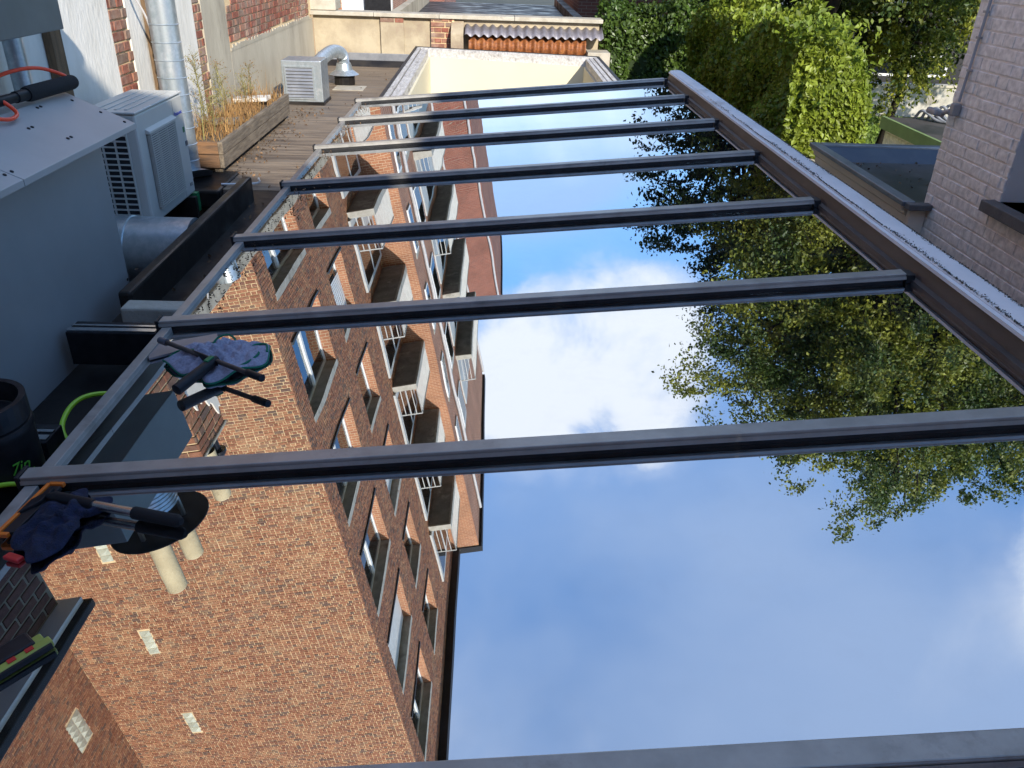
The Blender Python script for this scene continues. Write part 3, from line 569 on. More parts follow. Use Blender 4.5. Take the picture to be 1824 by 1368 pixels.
# things beyond the end wall
fr_ = thing('black_flat_roof', 'black felt roof with raised edges beyond the end wall', 'roof')
MB().box(-1.55, 1.45, 14.2, 21.5, -1.35, -1.30).build('felt', M['felt_dark'], fr_); MB().box(1.46, 1.62, 14.2, 21.5, -1.4, -1.15).build('kerb', M['felt_dark'], fr_); MB().box(-1.7, -1.56, 14.2, 21.5, -1.6, -1.05).build('kerb', M['render'], fr_)
wp = thing('white_sheeted_wall', 'low white wall hung with a black sheet beyond the end wall', 'wall')
MB().box(-2.6, -1.75, 15.2, 15.4, -2, -0.92).build('wall', M['white'], wp); MB().box(-2.2, -1.76, 15.12, 15.19, -2, -0.80).build('sheet', M['black'], wp)

# ------------------------------------------------------------------ apartment building (seen in the glass)
AX, AY = -5.2, 14.5
apt = thing('apartment_building', 'tall red brick apartment block with balconies mirrored in the glass roof', 'apartment building')
ETOP = 19.3
LIN = [5.95+2.94*k for k in range(-1, 5)]
wins = []
for z in LIN:
    wins.append((15.25, 18.0, z-1.78, z)); wins.append((19.35, 21.25, z-1.78, z))
holes = [w for w in wins]
def clad(y0, y1, z0, z1):     # wall pieces round the openings
    m = MB(); ys = sorted({y0, y1, *[v for w in wins for v in w[:2] if y0 < v < y1]})
    for a, b in zip(ys[:-1], ys[1:]):
        zs = sorted([(w[2], w[3]) for w in wins if w[0] <= a+1e-6 and w[1] >= b-1e-6]); z = z0
        for (p, q) in zs:
            if p > z: m.box(AX-0.3, AX, a, b, z, p)
            z = q
        m.box(AX-0.3, AX, a, b, z, z1)
    return m
apw = clad(AY+0.3, 26.3, GZ, ETOP).build('wall', M['mortar'], apt)
gw = MB().box(-12.65, AX, AY, AY+0.3, GZ, ETOP).build('gable_wall', M['mortar'], apt)
iw = MB().box(-12.95, -12.651, 6.0, AY+0.3, GZ, ETOP).build('return_wall', M['mortar'], apt)
MB().box(-13.5, -10.85, 2.0, 6.0, GZ, 22).build('shade_wing', M['bay_brick_x'], apt)  # unseen wing added to cast the upright shadow edge on the return wall
gbs = [(-10.80, -10.52, z, z+0.78) for z in (7.75, 10.80, 13.85)]
gr = brick_rects(-12.64, AX+0.012, 2.0, ETOP, holes=gbs, seed=31)
near = sorted(gr, key=lambda r: (r[2]-4)*0.6+abs(r[0]+6.5)*0.5)
near = [r for r in near if r[2] > 4.2][:300]; ns = set(near); far_ = [r for r in gr if r not in ns]
brick_objects(near, (0, AY, 0), (1, 0, 0), (0, -1, 0), M['brick'], gw, proud=0.009)
stuff(link('brickwork', bricks_mesh(far_, (0, AY, 0), (1, 0, 0), (0, -1, 0), 'brickwork', proud=0.009, seed=4), M['brick'], gw))
ir = brick_rects(7.5, AY-0.012, 6.5, ETOP, holes=[(13.05, 13.65, 12.3, 13.25)], seed=33)
stuff(link('brickwork', bricks_mesh(ir, (-12.65, 0, 0), (0, 1, 0), (1, 0, 0), 'brickwork', proud=0.009, seed=5), M['brick'], iw))
fr2 = brick_rects(AY-0.01, 26.2, 1.5, ETOP, holes=holes, seed=35)
stuff(link('brickwork', bricks_mesh(fr2, (AX, 0, 0), (0, 1, 0), (1, 0, 0), 'brickwork', proud=0.009, seed=6), M['brick'], apw))
def gblock(u0, v0, nu, nv, s, O, U, Nn, hostwall):
    for i in range(nu):
        for j in range(nv):
            m = MB(); O_, U_, N_ = Vector(O), Vector(U), Vector(Nn); Z = Vector((0, 0, 1)); c = O_+U_*(u0+(i+.5)*s[0])+Z*(v0+(j+.5)*s[1])
            h = [c+U_*(a*s[0]*0.48)+Z*(b*s[1]*0.48)+N_*0.004 for (a, b) in ((-1, -1), (1, -1), (1, 1), (-1, 1))]; tip = c+N_*0.035+Z*0.02
            m.add(h+[tip]+[p-N_*0.05 for p in h], [(0, 1, 4), (1, 2, 4), (2, 3, 4), (3, 0, 4), (0, 5, 6, 1), (1, 6, 7, 2), (2, 7, 8, 3), (3, 8, 5, 0)]); m.build('glass_block', M['glassblock'], hostwall)
for (a, b, c, d) in gbs: gblock(a, c, 1, 4, (0.28, 0.195), (0, AY, 0), (1, 0, 0), (0, -1, 0), gw)
gblock(13.05, 12.3, 2, 5, (0.3, 0.19), (-12.65, 0, 0), (0, 1, 0), (1, 0, 0), iw)
def window(x, y0, y1, z0, z1, rec=0.24, lint=True, two=True, blind=False):
    hw_ = []
    f = MB(); xf = x-rec; t = 0.07
    f.box(xf-0.06, xf, y0, y0+t, z0, z1); f.box(xf-0.06, xf, y1-t, y1, z0, z1); f.box(xf-0.06, xf, y0+t, y1-t, z0, z0+t); f.box(xf-0.06, xf, y0+t, y1-t, z1-t, z1)
    if two: ym = (y0+y1)/2; f.box(xf-0.055, xf+0.015, ym-0.06, ym+0.06, z0+t, z1-t)
    w = f.build('window', M['white'], apt)
    MB().box(xf-0.045, xf-0.035, y0+t, y1-t, z0+t, z1-t).build('pane', M['winglass'], w)
    MB().box(xf-0.5, xf-0.48, y0, y1, z0, z1).build('window_backing', M['window_backing'], w)  # plain dark sheet set behind the pane
    if blind:
        b = MB(); zz_ = z1-t
        while zz_ > z0+(z1-z0)*0.35: b.box(xf+0.02, xf+0.035, y0+t, y1-t, zz_-0.075, zz_-0.01); zz_ -= 0.085
        b.build('roller_blind', M['white'], w)
    MB().box(x-rec, x+0.05, y0-0.04, y1+0.04, z0-0.05, z0+0.01).build('sill', M['sill'], w)
    if lint: MB().box(x-0.29, x+0.015, y0-0.06, y1+0.06, z1-0.004, z1+0.16).build('lintel', M['concrete'], w)
    for (a, b_) in ((y0-0.004, y0+0.0), (y1, y1+0.004)):
        pass
    j = MB(); j.box(xf, x-0.002, y1-0.001, y1+0.01, z0, z1); j.box(xf, x-0.002, y0-0.01, y0+0.001, z0, z1); j.build('reveal', M['bay_brick_x'], w)
for i, (a, b, c, d) in enumerate(wins): window(AX, a, b, c+0.0, d-0.002, blind=(i in (3, 7, 8)), two=(b-a) > 2)
# eaves
MB().box(-12.7, AX+0.28, AY-0.05, 26.25, ETOP, ETOP+0.28).build('eaves', M['fascia'], apt); MB().prism([(-9, 21.5), (AX+0.28, ETOP+0.281), (-12.7, ETOP+0.281)], AY, 26.2).build('roof', M['slate'], apt)
# projecting bay
BX, B0, B1 = -4.08, 26.3, 41.3
MB().box(-9, BX, B0+0.012, B1, GZ, ETOP-0.01).build('bay_front', M['bay_brick'], apt); MB().box(AX+0.001, BX-0.001, B0, B0+0.011, GZ, ETOP-0.011).build('bay_side', M['bay_brick_x'], apt)
MB().box(-9, BX+0.12, B0-0.06, B1+0.1, ETOP-0.009, ETOP+0.27).build('bay_eaves', M['fascia'], apt)
def balcony(x0, x1, y0, y1, z, bars=True):
    s_ = MB().box(x0, x1, y0, y1, z, z+0.22).build('balcony', M['concrete'], apt, bevel=0.01)
    MB().box(x0+0.02, x1-0.07, y0+0.07, y1-0.07, z-0.012, z-0.003).build('soffit', M['soffit'], s_)
    zt = z+1.25
    for (a, b) in (((x0+0.05, y0+0.04), (x1-0.04, y0+0.04)), ((x1-0.04, y0+0.04), (x1-0.04, y1-0.04))):
        MB().tube([(a[0], a[1], zt), (b[0], b[1], zt)], 0.024, 6).build('rail', M['rail'], s_)
        n_ = max(4, int(math.hypot(b[0]-a[0], b[1]-a[1])/0.16)); me = MB().box(-0.012, 0.012, -0.012, 0.012, z+0.22, zt).mesh('bar'); me.materials.append(M['rail'])
        for i in range(n_+1):
            t = i/n_; o = bpy.data.objects.new('bar', me); COL.objects.link(o); o.parent = s_; o.location = (a[0]+(b[0]-a[0])*t, a[1]+(b[1]-a[1])*t, 0)
for z in (0.75, 3.7, 6.65, 9.6, 12.55, 15.5): 
    balcony(AX, -4.38, 23.1, 26.29, z)
    MB().box(AX+0.02, AX+0.09, 22.9, 26.2, z+0.25, z+2.5).build('balcony_window', M['rail'], apt)
    m = MB(); m.box(AX+0.091, AX+0.10, 23.1, 24.4, z+0.5, z+2.35); m.box(AX+0.091, AX+0.10, 24.6, 25.9, z+1.1, z+2.35); m.build('balcony_pane', M['winglass'], apt)
for z in (1.2, 4.1, 7.05, 10.0, 12.95):
    balcony(BX, -3.35, 31.4, 38.6, z)
    MB().box(BX+0.003, BX+0.06, 31.5, 40.4, z+0.25, z+2.5).build('balcony_window', M['rail'], apt)
    MB().box(BX+0.061, BX+0.07, 33, 35.6, z+0.5, z+2.35).build('balcony_pane', M['winglass'], apt)
    for (y0, y1) in ((27.0, 27.8), (29.4, 30.9)):
        f = MB(); f.box(BX+0.003, BX+0.05, y0, y1, z+0.9, z+2.5); w = f.build('window', M['white'], apt); MB().box(BX+0.051, BX+0.058, y0+0.1, y1-0.1, z+1.0, z+2.4).build('pane', M['winglass'], w)
        MB().box(BX+0.003, BX+0.03, y0-0.05, y1+0.05, z+2.51, z+2.68).build('lintel', M['concrete'], w)
for (y, z0, z1, x) in ((28.5, 0.5, 19.0, BX+0.09), (41.15, 0.5, 19.0, BX+0.09)):
    MB().tube([(x, y, z0), (x, y, z1)], 0.065, 10).build('downpipe', M['pale_cable'], apt, smooth=True)
farb = thing('far_brick_building', 'plain red brick building beyond the apartment block, mirrored in the glass', 'building')
MB().box(-16, -2.68, 48.0, 62, GZ, 17.6).build('wall', M['far_brick'], farb); MB().box(-16.1, -2.6, 47.85, 62.1, 17.6, 17.9).build('eaves', M['fascia'], farb)
MB().tube([(-2.80, 47.9, -2), (-2.80, 47.9, 17.5)], 0.07, 8).build('downpipe', M['pale_cable'], farb)
# small brick outbuilding whose eaves show at the lower left of the glass
ob = thing('brick_outbuilding', 'dark brick outbuilding with grey soffit and black eaves mirrored at the lower left', 'outbuilding')
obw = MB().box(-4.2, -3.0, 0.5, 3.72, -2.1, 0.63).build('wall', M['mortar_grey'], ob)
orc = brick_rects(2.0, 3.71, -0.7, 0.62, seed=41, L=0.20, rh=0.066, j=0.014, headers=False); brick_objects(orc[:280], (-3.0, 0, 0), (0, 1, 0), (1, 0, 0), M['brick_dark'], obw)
MB().box(-4.2, -2.87, 0.5, 3.76, 0.632, 0.67).build('soffit', M['white_coat'], ob); MB().box(-4.2, -2.825, 0.5, 3.79, 0.675, 0.74).build('gutter', M['fascia'], ob, bevel=0.01)
# house behind the camera whose steep roof throws the shade over the near left
rh_ = thing('rear_house', 'brick house with a sloping gable roof behind the viewer', 'house')
MB().prism([(-8.5, -4.15), (2.6, -4.15), (2.6, 3.10), (-8.5, 8.5)], -7, -3.0).build('wall', M['bay_brick_x'], rh_)
rt = thing('shade_block', 'unseen brick block added behind the viewer to shade the right coping', 'house')  # unseen block added to keep the right-hand coping in shade
MB().box(4.2, 7.4, -7, -3.0, -4.15, 5.2).build('wall', M['bay_brick_x'], rt)

# ------------------------------------------------------------------ white house on the right
HX, HY = 2.70, 4.88
wh = thing('white_house', 'white painted brick house with a grey sill on the right', 'house')
wwin = (2.7, 4.15, -1.125, -0.1)
hw = MB(); hw.box(HX, 4.4, -6, 2.70, GZ, 0.0); hw.box(HX, 4.4, 4.15, HY, GZ, 0.0); hw.box(HX, 4.4, 2.70, 4.15, GZ, -1.125); hw.box(HX, 4.4, 2.70, 4.15, -0.1, 0.0); hw.box(HX+0.25, 4.4, 2.70, 4.15, -1.125, -0.1)
hw = hw.build('wall', M['mortar_white'], wh)
wr = brick_rects(1.4, HY-0.004, -2.6, 0.0, holes=[wwin], seed=51, L=0.20, rh=0.0665, j=0.009)
wr.sort(key=lambda r: abs(r[2]+0.85)*0.55+abs(r[0]-4.1)*0.5); brick_objects(wr[:300], (HX, 0, 0), (0, 1, 0), (1, 0, 0) if False else (-1, 0, 0), M['brick_white'], hw, proud=0.005, jit=0.0035)
stuff(link('brickwork', bricks_mesh(wr[300:], (HX, 0, 0), (0, 1, 0), (-1, 0, 0), 'brickwork', proud=0.009), M['brick_white'], hw))
wf = MB(); wf.box(HX+0.13, HX+0.19, 4.05, 4.149, -1.10, -0.1); wf.box(HX+0.13, HX+0.19, 2.70, 4.05, -1.10, -1.03); wf = wf.build('window', M['cream_frame'], wh, bevel=0.006)
MB().box(HX+0.15, HX+0.16, 2.70, 4.06, -1.05, -0.1).build('pane', M['winglass'], wf)
MB().box(HX-0.075, HX+0.13, 2.6, 4.20, -1.185, -1.125).build('window_sill', M['sill_grey'], wh, bevel=0.005)
MB().box(HX+0.002, 4.4, -6, HY-0.002, 0.001, 0.03).build('roof', M['slate'], wh)
cp = catmull([(HX-0.022, 4.74, 0.0), (HX-0.022, 4.745, -0.15), (HX-0.022, 4.76, -0.45), (HX-0.022, 4.775, -0.72)], 5)
MB().tube(cp, 0.008, 8).build('cable', M['pale_cable'], wh, smooth=True)
for z in (-0.25, -0.38, -0.55): MB().box(HX-0.032, HX-0.010, 4.745, 4.775, z-0.006, z+0.006).build('cable_clip', M['lamp'], wh)
lp = thing('wall_lamp', 'grey floodlight head on a bracket below the cable on the white wall', 'lamp')
MB().box(HX-0.055, HX-0.011, 4.75, 4.80, -0.80, -0.73).build('bracket', M['lamp'], lp, bevel=0.008); MB().tube([(HX-0.05, 4.79, -0.775), (HX-0.06, 4.86, -0.80)], 0.014, 8).build('arm', M['lamp'], lp)
MB().obox((HX-0.075, 4.90, -0.80), (0.035, 0, -0.006), (0, 0.055, 0), (0.003, 0, 0.018)).build('head', M['lamp'], lp, bevel=0.012)
# flat roofed extension
ex = thing('flat_roof_extension', 'flat roofed white extension with cream cornice and mossy black roof', 'extension')
exw = MB().box(HX+0.004, 4.4, HY+0.004, 6.38, GZ, -1.56).build('wall', M['mortar_white'], ex)
brick_objects(brick_rects(HY, 6.37, -2.5, -1.58, seed=55, L=0.20, rh=0.0665, j=0.013)[:260], (HX+0.004, 0, 0), (0, 1, 0), (-1, 0, 0), M['brick_white'], exw, proud=0.009)
MB().prism([(HX-0.05, -1.60), (HX-0.05, -1.565), (HX-0.085, -1.545), (HX-0.095, -1.52), (HX-0.105, -1.42), (HX-0.125, -1.405), (HX-0.125, -1.385), (HX-0.145, -1.375), (HX-0.145, -1.352), (HX-0.08, -1.352), (HX-0.03, -1.60)], HY-0.02, 6.48).build('cornice', M['cornice'], ex)
MB().box(HX-0.165, HX-0.085, HY-0.055, 6.50, -1.350, -1.318).build('roof_edge', M['zinc'], ex, bevel=0.006); MB().box(HX-0.075, 4.4, 6.42, 6.50, -1.350, -1.318).build('roof_edge', M['zinc'], ex, bevel=0.006)
MB().prism([(6.30, -1.43), (6.42, -1.335), (6.42, -1.43)], HX-0.074, 4.4, 'x').build('felt_upstand', M['felt_slate'], ex)
MB().box(HX-0.075, 4.4, HY+0.003, 6.42, -1.46, -1.425).build('roof_felt', M['felt_roof'], ex)
MB().box(HX-0.15, HX-0.005, HY-0.12, HY-0.056, -1.36, -1.322).build('roof_edge', M['sill_grey'], ex, bevel=0.006)
MB().box(HX-0.11, HX-0.005, HY-0.07, HY-0.025, -1.52, -1.361).build('cornice_end', M['cornice'], ex, bevel=0.01)
P = [(rng.uniform(2.75, 4.3), rng.uniform(4.9, 6.4), -1.42) for _ in range(90)]+[(2.72+abs(rng.normal(0, .08)), 6.22+rng.normal(0, .07), -1.42) for _ in range(40)]
stuff(tag(link('leaf_litter', leaf_mesh(P, 0.028, 'leaf_litter', up=np.array([(0, 0, 1.5)]), droop=0), M['deadleaf']), 'a few dead leaves lying on the flat black extension roof', 'leaf litter'))

# ------------------------------------------------------------------ garden: shed, cables, wall
sh = thing('garden_shed', 'white brick shed with green fascia and black flat roof behind the house', 'shed')
shw = MB().box(4.78, 6.6, 8.3, 9.95, GZ, -1.82).build('wall', M['mortar_white'], sh)
brick_objects([r for r in brick_rects(8.3, 9.94, -2.5, -1.83, seed=58)], (4.78, 0, 0), (0, 1, 0), (-1, 0, 0), M['brick_white'], shw)
MB().box(4.72, 4.76, 8.2, 10.02, -1.84, -1.70).build('fascia', M['green_fascia'], sh, bevel=0.004); MB().box(4.762, 6.6, 8.2, 10.0, -1.80, -1.71).build('roof_felt', M['felt_roof'], sh)
for i in range(5):
    o = i*0.05; pts = catmull([(5.10+o, 9.95-o, -1.70), (5.12+o, 9.85-o, -1.60+o*.5), (5.25+o, 9.7-o, -1.68), (5.42+o, 9.55-o, -1.66), (5.55+o, 9.45-o, -1.50+o*.5), (5.75+o, 9.35-o, -1.40+o*.6), (6.1+o, 9.25-o, -1.38+o*.6), (6.6, 9.2-o, -1.38+o*.6)], 6)
    tag(MB().tube(pts, 0.017, 8).build('grey_cable', M['cable'], None, smooth=True), ('outermost grey cable loop, nearest the green shed fascia', 'second grey cable loop over the black shed roof', 'middle grey cable loop of the bundle on the shed roof', 'fourth grey cable loop over the black shed roof', 'innermost grey cable loop, nearest the white house wall')[i], 'cable', 'grey cables looping over the shed roof')
gwl = thing('garden_end_wall', 'pale low garden wall at the end of the lawn', 'wall')
MB().box(7, 22, 24.7, 24.9, GZ, -3.35).build('wall', M['concrete'], gwl); MB().box(7, 22, 24.66, 24.94, -3.35, -3.28).build('coping', M['coping_stone'], gwl)
bh = thing('garden_house', 'dark house with slate roof and a long window beyond the garden wall', 'house')
MB().box(12.0, 24, 29, 36, GZ, -1.4).build('wall', M['gasket'], bh); MB().prism([(28.6, -1.4), (36.4, -1.4), (32.5, 0.6)], 11.6, 24.4, 'x').build('roof', M['slate'], bh); MB().box(12.4, 15.5, 28.94, 28.99, -3.6, -2.9).build('window', M['white'], bh); MB().box(12.5, 15.4, 28.90, 28.93, -3.5, -3.0).build('pane', M['winglass'], bh)
h2 = thing('brick_house', 'dark red brick house in shade above the ivy hedge', 'house')
MB().box(1.9, 5.6, 20, 28, GZ, -0.3).build('wall', M['house_brick'], h2); MB().box(1.8, 5.7, 19.9, 28.1, -0.299, -0.2).build('roof', M['slate'], h2)

# ------------------------------------------------------------------ hedges and trees
def hedge_pts(x0, x1, y0, y1, z0, z1, k, faces, lump=0.12, seed=0):
    rg = np.random.default_rng(seed); P = []; Nn = []
    for f, w in faces:
        n_ = int(k*w); a = rg.uniform(0, 1, n_); b = rg.uniform(0, 1, n_); d = np.abs(rg.normal(0, 0.07, n_))
        if f == '-x': p = np.stack([x0+d, y0+(y1-y0)*a, z0+(z1-z0)*b], 1); nn_ = (-1, 0, .25)
        if f == '-y': p = np.stack([x0+(x1-x0)*a, y0+d, z0+(z1-z0)*b], 1); nn_ = (0, -1, .25)
        if f == '+x': p = np.stack([x1-d, y0+(y1-y0)*a, z0+(z1-z0)*b], 1); nn_ = (1, 0, .25)
        if f == '+z': p = np.stack([x0+(x1-x0)*a, y0+(y1-y0)*b, z1-d+np.abs(rg.normal(0, .05, n_))], 1); nn_ = (0, 0, 1)
        nn_ = np.array(nn_); l = lump*(np.sin(p[:, 0]*5.1+seed)+np.sin(p[:, 1]*4.3+p[:, 2]*3.7)+np.sin(p[:, 2]*6.1+p[:, 1]*2.0))*0.5
        p = p+nn_*l[:, None]; P.append(p); Nn.append(np.tile(nn_, (n_, 1)))
    return np.concatenate(P), np.concatenate(Nn)
def hedge(name, label, cat, core, mcore, pts, size, mm, droop=0.5):
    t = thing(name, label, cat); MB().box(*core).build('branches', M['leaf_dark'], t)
    o = link('foliage', leaf_mesh(pts[0], size, 'foliage', up=pts[1], droop=droop, seed=8), M[mm], t); stuff(o); return t
p1 = hedge_pts(2.95, 3.72, 8.2, 13.4, -2.1, -0.74, 38000, [('-x', .52), ('-y', .22), ('+z', .16), ('+x', .10)], 0.15, 2)
extra = np.stack([rng.uniform(3.0, 3.7, 260), 8.15+rng.uniform(0, 2.5, 260)**1.0, -0.68+np.abs(rng.normal(0, .09, 260))], 1)
q_ = p1[0]; tz = np.clip((q_[:, 2]+1.25)/0.55, 0, 1.2)**2; q_[:, 0] += (3.33-q_[:, 0])*0.30*tz; q_[:, 1] += np.where(q_[:, 1] < 9.2, (9.2-q_[:, 1])*0.30*tz, 0); q_[:, 2] += 0.07*np.sin(q_[:, 1]*2.7+1)+0.05*np.sin(q_[:, 0]*9+q_[:, 1]*3.3)
sh_ = []
for _ in range(46):
    b_ = np.array((rng.uniform(3.05, 3.7), 8.15+rng.uniform(0, 1.6), -0.95+rng.uniform(-.5, .2))); d_ = np.array((rng.normal(0, .5), -abs(rng.normal(0, .5)), rng.uniform(.5, 1.0))); d_ /= np.linalg.norm(d_); L_ = rng.uniform(.12, .34)
    for q in range(9): sh_.append(b_+d_*L_*q/8+rng.normal(0, .025, 3))
extra = np.concatenate([extra, np.array(sh_)])
p1 = (np.concatenate([p1[0], extra]), np.concatenate([p1[1], np.tile((0, -.5, .7), (len(extra), 1))]))
hedge('tall_hedge', 'tall leafy hedge, sunlit yellow green at its near end, beside the passage', 'hedge', (3.26, 3.46, 8.7, 13.0, -2.0, -1.2), 'leaf_dark', p1, 0.072, 'leaf_bright', 0.7)
gw2 = MB().box(3.02, 3.6, 7.9, 13.4, GZ, -1.85).build('garden_wall', M['render'], None); tag(gw2, 'grey garden wall under the tall hedge', 'wall')
p2 = hedge_pts(1.75, 5.4, 14.0, 14.6, -3.4, -0.80, 17000, [('-y', .82), ('+z', .12), ('-x', .06)], 0.12, 5)
hedge('ivy_screen', 'dense ivy clad screen closing the garden beside the lean-to', 'ivy', (1.9, 5.4, 14.15, 14.6, -3.3, -0.98), 'leaf_dark', p2, 0.085, 'leaf_ivy', 0.7)
p3 = hedge_pts(1.60, 2.05, 12.95, 14.0, -2.4, -1.0, 3200, [('-y', .5), ('-x', .3), ('+z', .2)], 0.12, 9)
hedge('ivy_clump', 'bright ivy clump hanging over the corner of the end wall', 'ivy', (1.68, 2.0, 13.05, 14.0, -2.3, -1.12), 'leaf_dark', p3, 0.075, 'leaf_ivy', 0.7)

def tree(name, label, base, h, r0, c, rad, nspray, nleaf, size, mm, zmin, seed, droop=0.9, lean=None, twl=(0.5, 1.1), inner=0.25):
    rg = np.random.default_rng(seed); t = thing(name, label, 'tree'); base = Vector(base)
    top = Vector((c[0], c[1], c[2]+rad[2]*0.45)); mid = base.lerp(top, 0.45)+Vector((0.15, -0.1, 0)) if lean is None else Vector(lean)
    MB().tube(catmull([base, base.lerp(mid, .5), mid, top], 5), [r0*(1-0.85*i/15) for i in range(16)], 12).build('trunk', M['bark'], t, smooth=True)
    P = []; lm = MB()
    for i in range(nspray):
        d = rg.normal(size=3); d /= np.linalg.norm(d); r = rg.uniform(inner, 1.0)**0.45
        q = np.array(c)+d*np.array(rad)*r*(0.86+0.2*math.sin(d[0]*5+d[2]*4+seed)*math.cos(d[1]*6))
        if q[2] < zmin: continue
        L_ = rg.uniform(*twl); out = d*np.array((1, 1, .3)); out /= (np.linalg.norm(out)+1e-6)
        pts = []; s0 = q-out*L_*0.35
        for j in range(6):
            s = j/5; pts.append(s0+out*L_*s*(1-0.35*s)+np.array((0, 0, 0.12*L_*s-droop*0.6*L_*s*s)))
        if i % 3 == 0: lm.tube([Vector(p) for p in pts[:5]], [0.012, 0.010, 0.008, 0.006, 0.004], 4, cap=False)
        if i % 8 == 0:
            a = top.lerp(base, rg.uniform(0.1, 0.6)); lm.tube(catmull([a, a.lerp(Vector(s0), .5)+Vector((0, 0, .25)), Vector(s0)], 3), [0.055-0.04*k_/6 for k_ in range(7)], 5, cap=False)
        pts = np.array(pts); tt = rg.uniform(0, 1, nleaf); idx = np.minimum((tt*5).astype(int), 4); fr_2 = (tt*5-idx)[:, None]
        pp = pts[idx]*(1-fr_2)+pts[idx+1]*fr_2+rg.normal(0, 1, (nleaf, 3))*np.array((.085, .085, .075))*(0.4+tt[:, None]); P.append(pp)
    P = np.concatenate(P); P = P[P[:, 2] > zmin-0.2]
    lm.build('branches', M['bark'], t)
    stuff(link('crown', leaf_mesh(P, size, 'crown', droop=0.6, seed=seed), M[mm], t)); return t
tree('beech_tree', 'broad drooping beech tree mirrored on the right of the glass roof', (4.85, 13.6, GZ), 10, 0.30, (7.4, 12.8, 3.9), (5.2, 3.7, 5.1), 2300, 210, 0.066, 'leaf', -0.55, 11, droop=1.5, inner=0.22, twl=(0.7, 1.4), lean=(5.25, 13.5, -0.3))
tree('dark_yew_tree', 'dark dense tree behind the ivy screen', (4.6, 17.6, GZ), 8, 0.2, (5.1, 16.9, 2.2), (2.9, 1.9, 4.6), 520, 110, 0.085, 'leaf_dark', -2.4, 12)
tree('small_yew_tree', 'small dappled yew with pale tips standing by the garden lawn', (9.3, 19.5, GZ), 5, 0.13, (9.2, 19.3, -1.0), (1.5, 1.2, 2.2), 200, 80, 0.10, 'leaf', -3.3, 13)
tree('shrub_tree', 'shaded broad tree at the far right of the garden behind the house', (12.6, 20.5, GZ), 7, 0.2, (12.2, 20.0, 0.9), (3.6, 2.2, 3.2), 420, 70, 0.13, 'leaf_dark', -2.6, 14)
tree('back_tree', 'dark tree filling the gap behind the tall hedge', (8.0, 21.5, GZ), 8, 0.25, (7.6, 21.5, 1.6), (3.6, 2.0, 4.4), 420, 70, 0.14, 'leaf_dark', -2.6, 15)

# ------------------------------------------------------------------ roof plant on the left
# big grey cabinet
cb = thing('metal_cabinet', 'big slate grey sheet metal cabinet with sloping lid at the left', 'cabinet')
MB().box(-2.55, -1.91, 0.9, 4.04, -1.98, -0.86).build('body', M['grey_sheet'], cb, bevel=0.004)
for (y0, y1) in ((0.8, 3.045), (3.05, 4.12)):
    MB().prism([(-2.58, -0.725), (-2.06, -0.70), (-1.755, -0.835), (-1.755, -0.862), (-2.06, -0.726), (-2.58, -0.752)], y0, y1).build('lid', M['lid'], cb, bevel=0.002)
sl = Vector((0.305, 0, -0.135)).normalized(); sn = Vector((0.135, 0, 0.305)).normalized()
scr = MB().tube([(0, 0, 0), (0, 0, 0.003), (0, 0, 0.0045)], [0.0075, 0.0075, 0.004], 8).mesh('screw'); scr.materials.append(M['black'])
for (s, y) in ((0.06, 4.05), (0.19, 4.06), (0.30, 4.07), (0.12, 3.55), (0.12, 3.52), (0.25, 3.62), (0.25, 3.59), (0.03, 3.78), (0.03, 3.81), (0.28, 3.07), (0.28, 3.02), (0.22, 2.6)):
    o = bpy.data.objects.new('screw', scr); COL.objects.link(o); o.parent = cb; o.location = Vector((-2.06, y, -0.70))+sl*s+sn*0.0005; o.rotation_euler = sn.to_track_quat('Z', 'Y').to_euler()
for (y, z) in ((4.02, -0.93), (4.02, -1.62)):
    o = bpy.data.objects.new('screw', scr); COL.objects.link(o); o.parent = cb; o.location = (-1.909, y, z); o.rotation_euler = (0, R(90), 0)
# duct box up on the wall, vent above it
db = tag(MB().box(-2.44, -2.07, 3.25, 4.26, -0.43, -0.10).build('duct_box', M['green_sheet'], None, bevel=0.004), 'grey green sheet metal duct box hung high against the wall', 'duct')
vd = thing('vent_duct', 'short spiral vent duct with a wide round rain cap, mirrored in the near pane', 'vent')
cx, cy = -2.22, 3.78
prof = [(-0.098, 0.158)]
for i in range(6): z = -0.08+0.024*i; prof += [(z-0.003, 0.158), (z, 0.163), (z+0.003, 0.158)]
prof += [(0.06, 0.158)]
MB().tube([(cx, cy, z) for z, r in prof], [r for z, r in prof], 36).build('spiral_duct', M['galv'], vd, smooth=True)
MB().tube([(cx, cy+0.03, 0.185), (cx, cy+0.03, 0.193), (cx, cy+0.03, 0.23)], [0.285, 0.285, 0.04], 48).build('rain_cap', M['fascia'], vd)
for a in (20, 140, 260):
    dx, dy = 0.15*math.cos(R(a)), 0.15*math.sin(R(a)); MB().obox((cx+dx, cy+dy, 0.12), (0.010, 0, 0), (0, 0.010, 0), (0, 0, 0.066)).build('strut', M['galv'], vd)
gp_ = thing('galvanised_pipe', 'narrow galvanised pipe beside the cabinet at the left edge', 'pipe')
MB().tube([(-2.53, 4.62, -2.0), (-2.53, 4.62, -0.3)], 0.05, 16).build('tube', M['galv'], gp_, smooth=True); MB().tube([(-2.53, 4.62, -0.86), (-2.53, 4.62, -0.83)], 0.056, 16).build('clamp', M['black'], gp_, smooth=True)
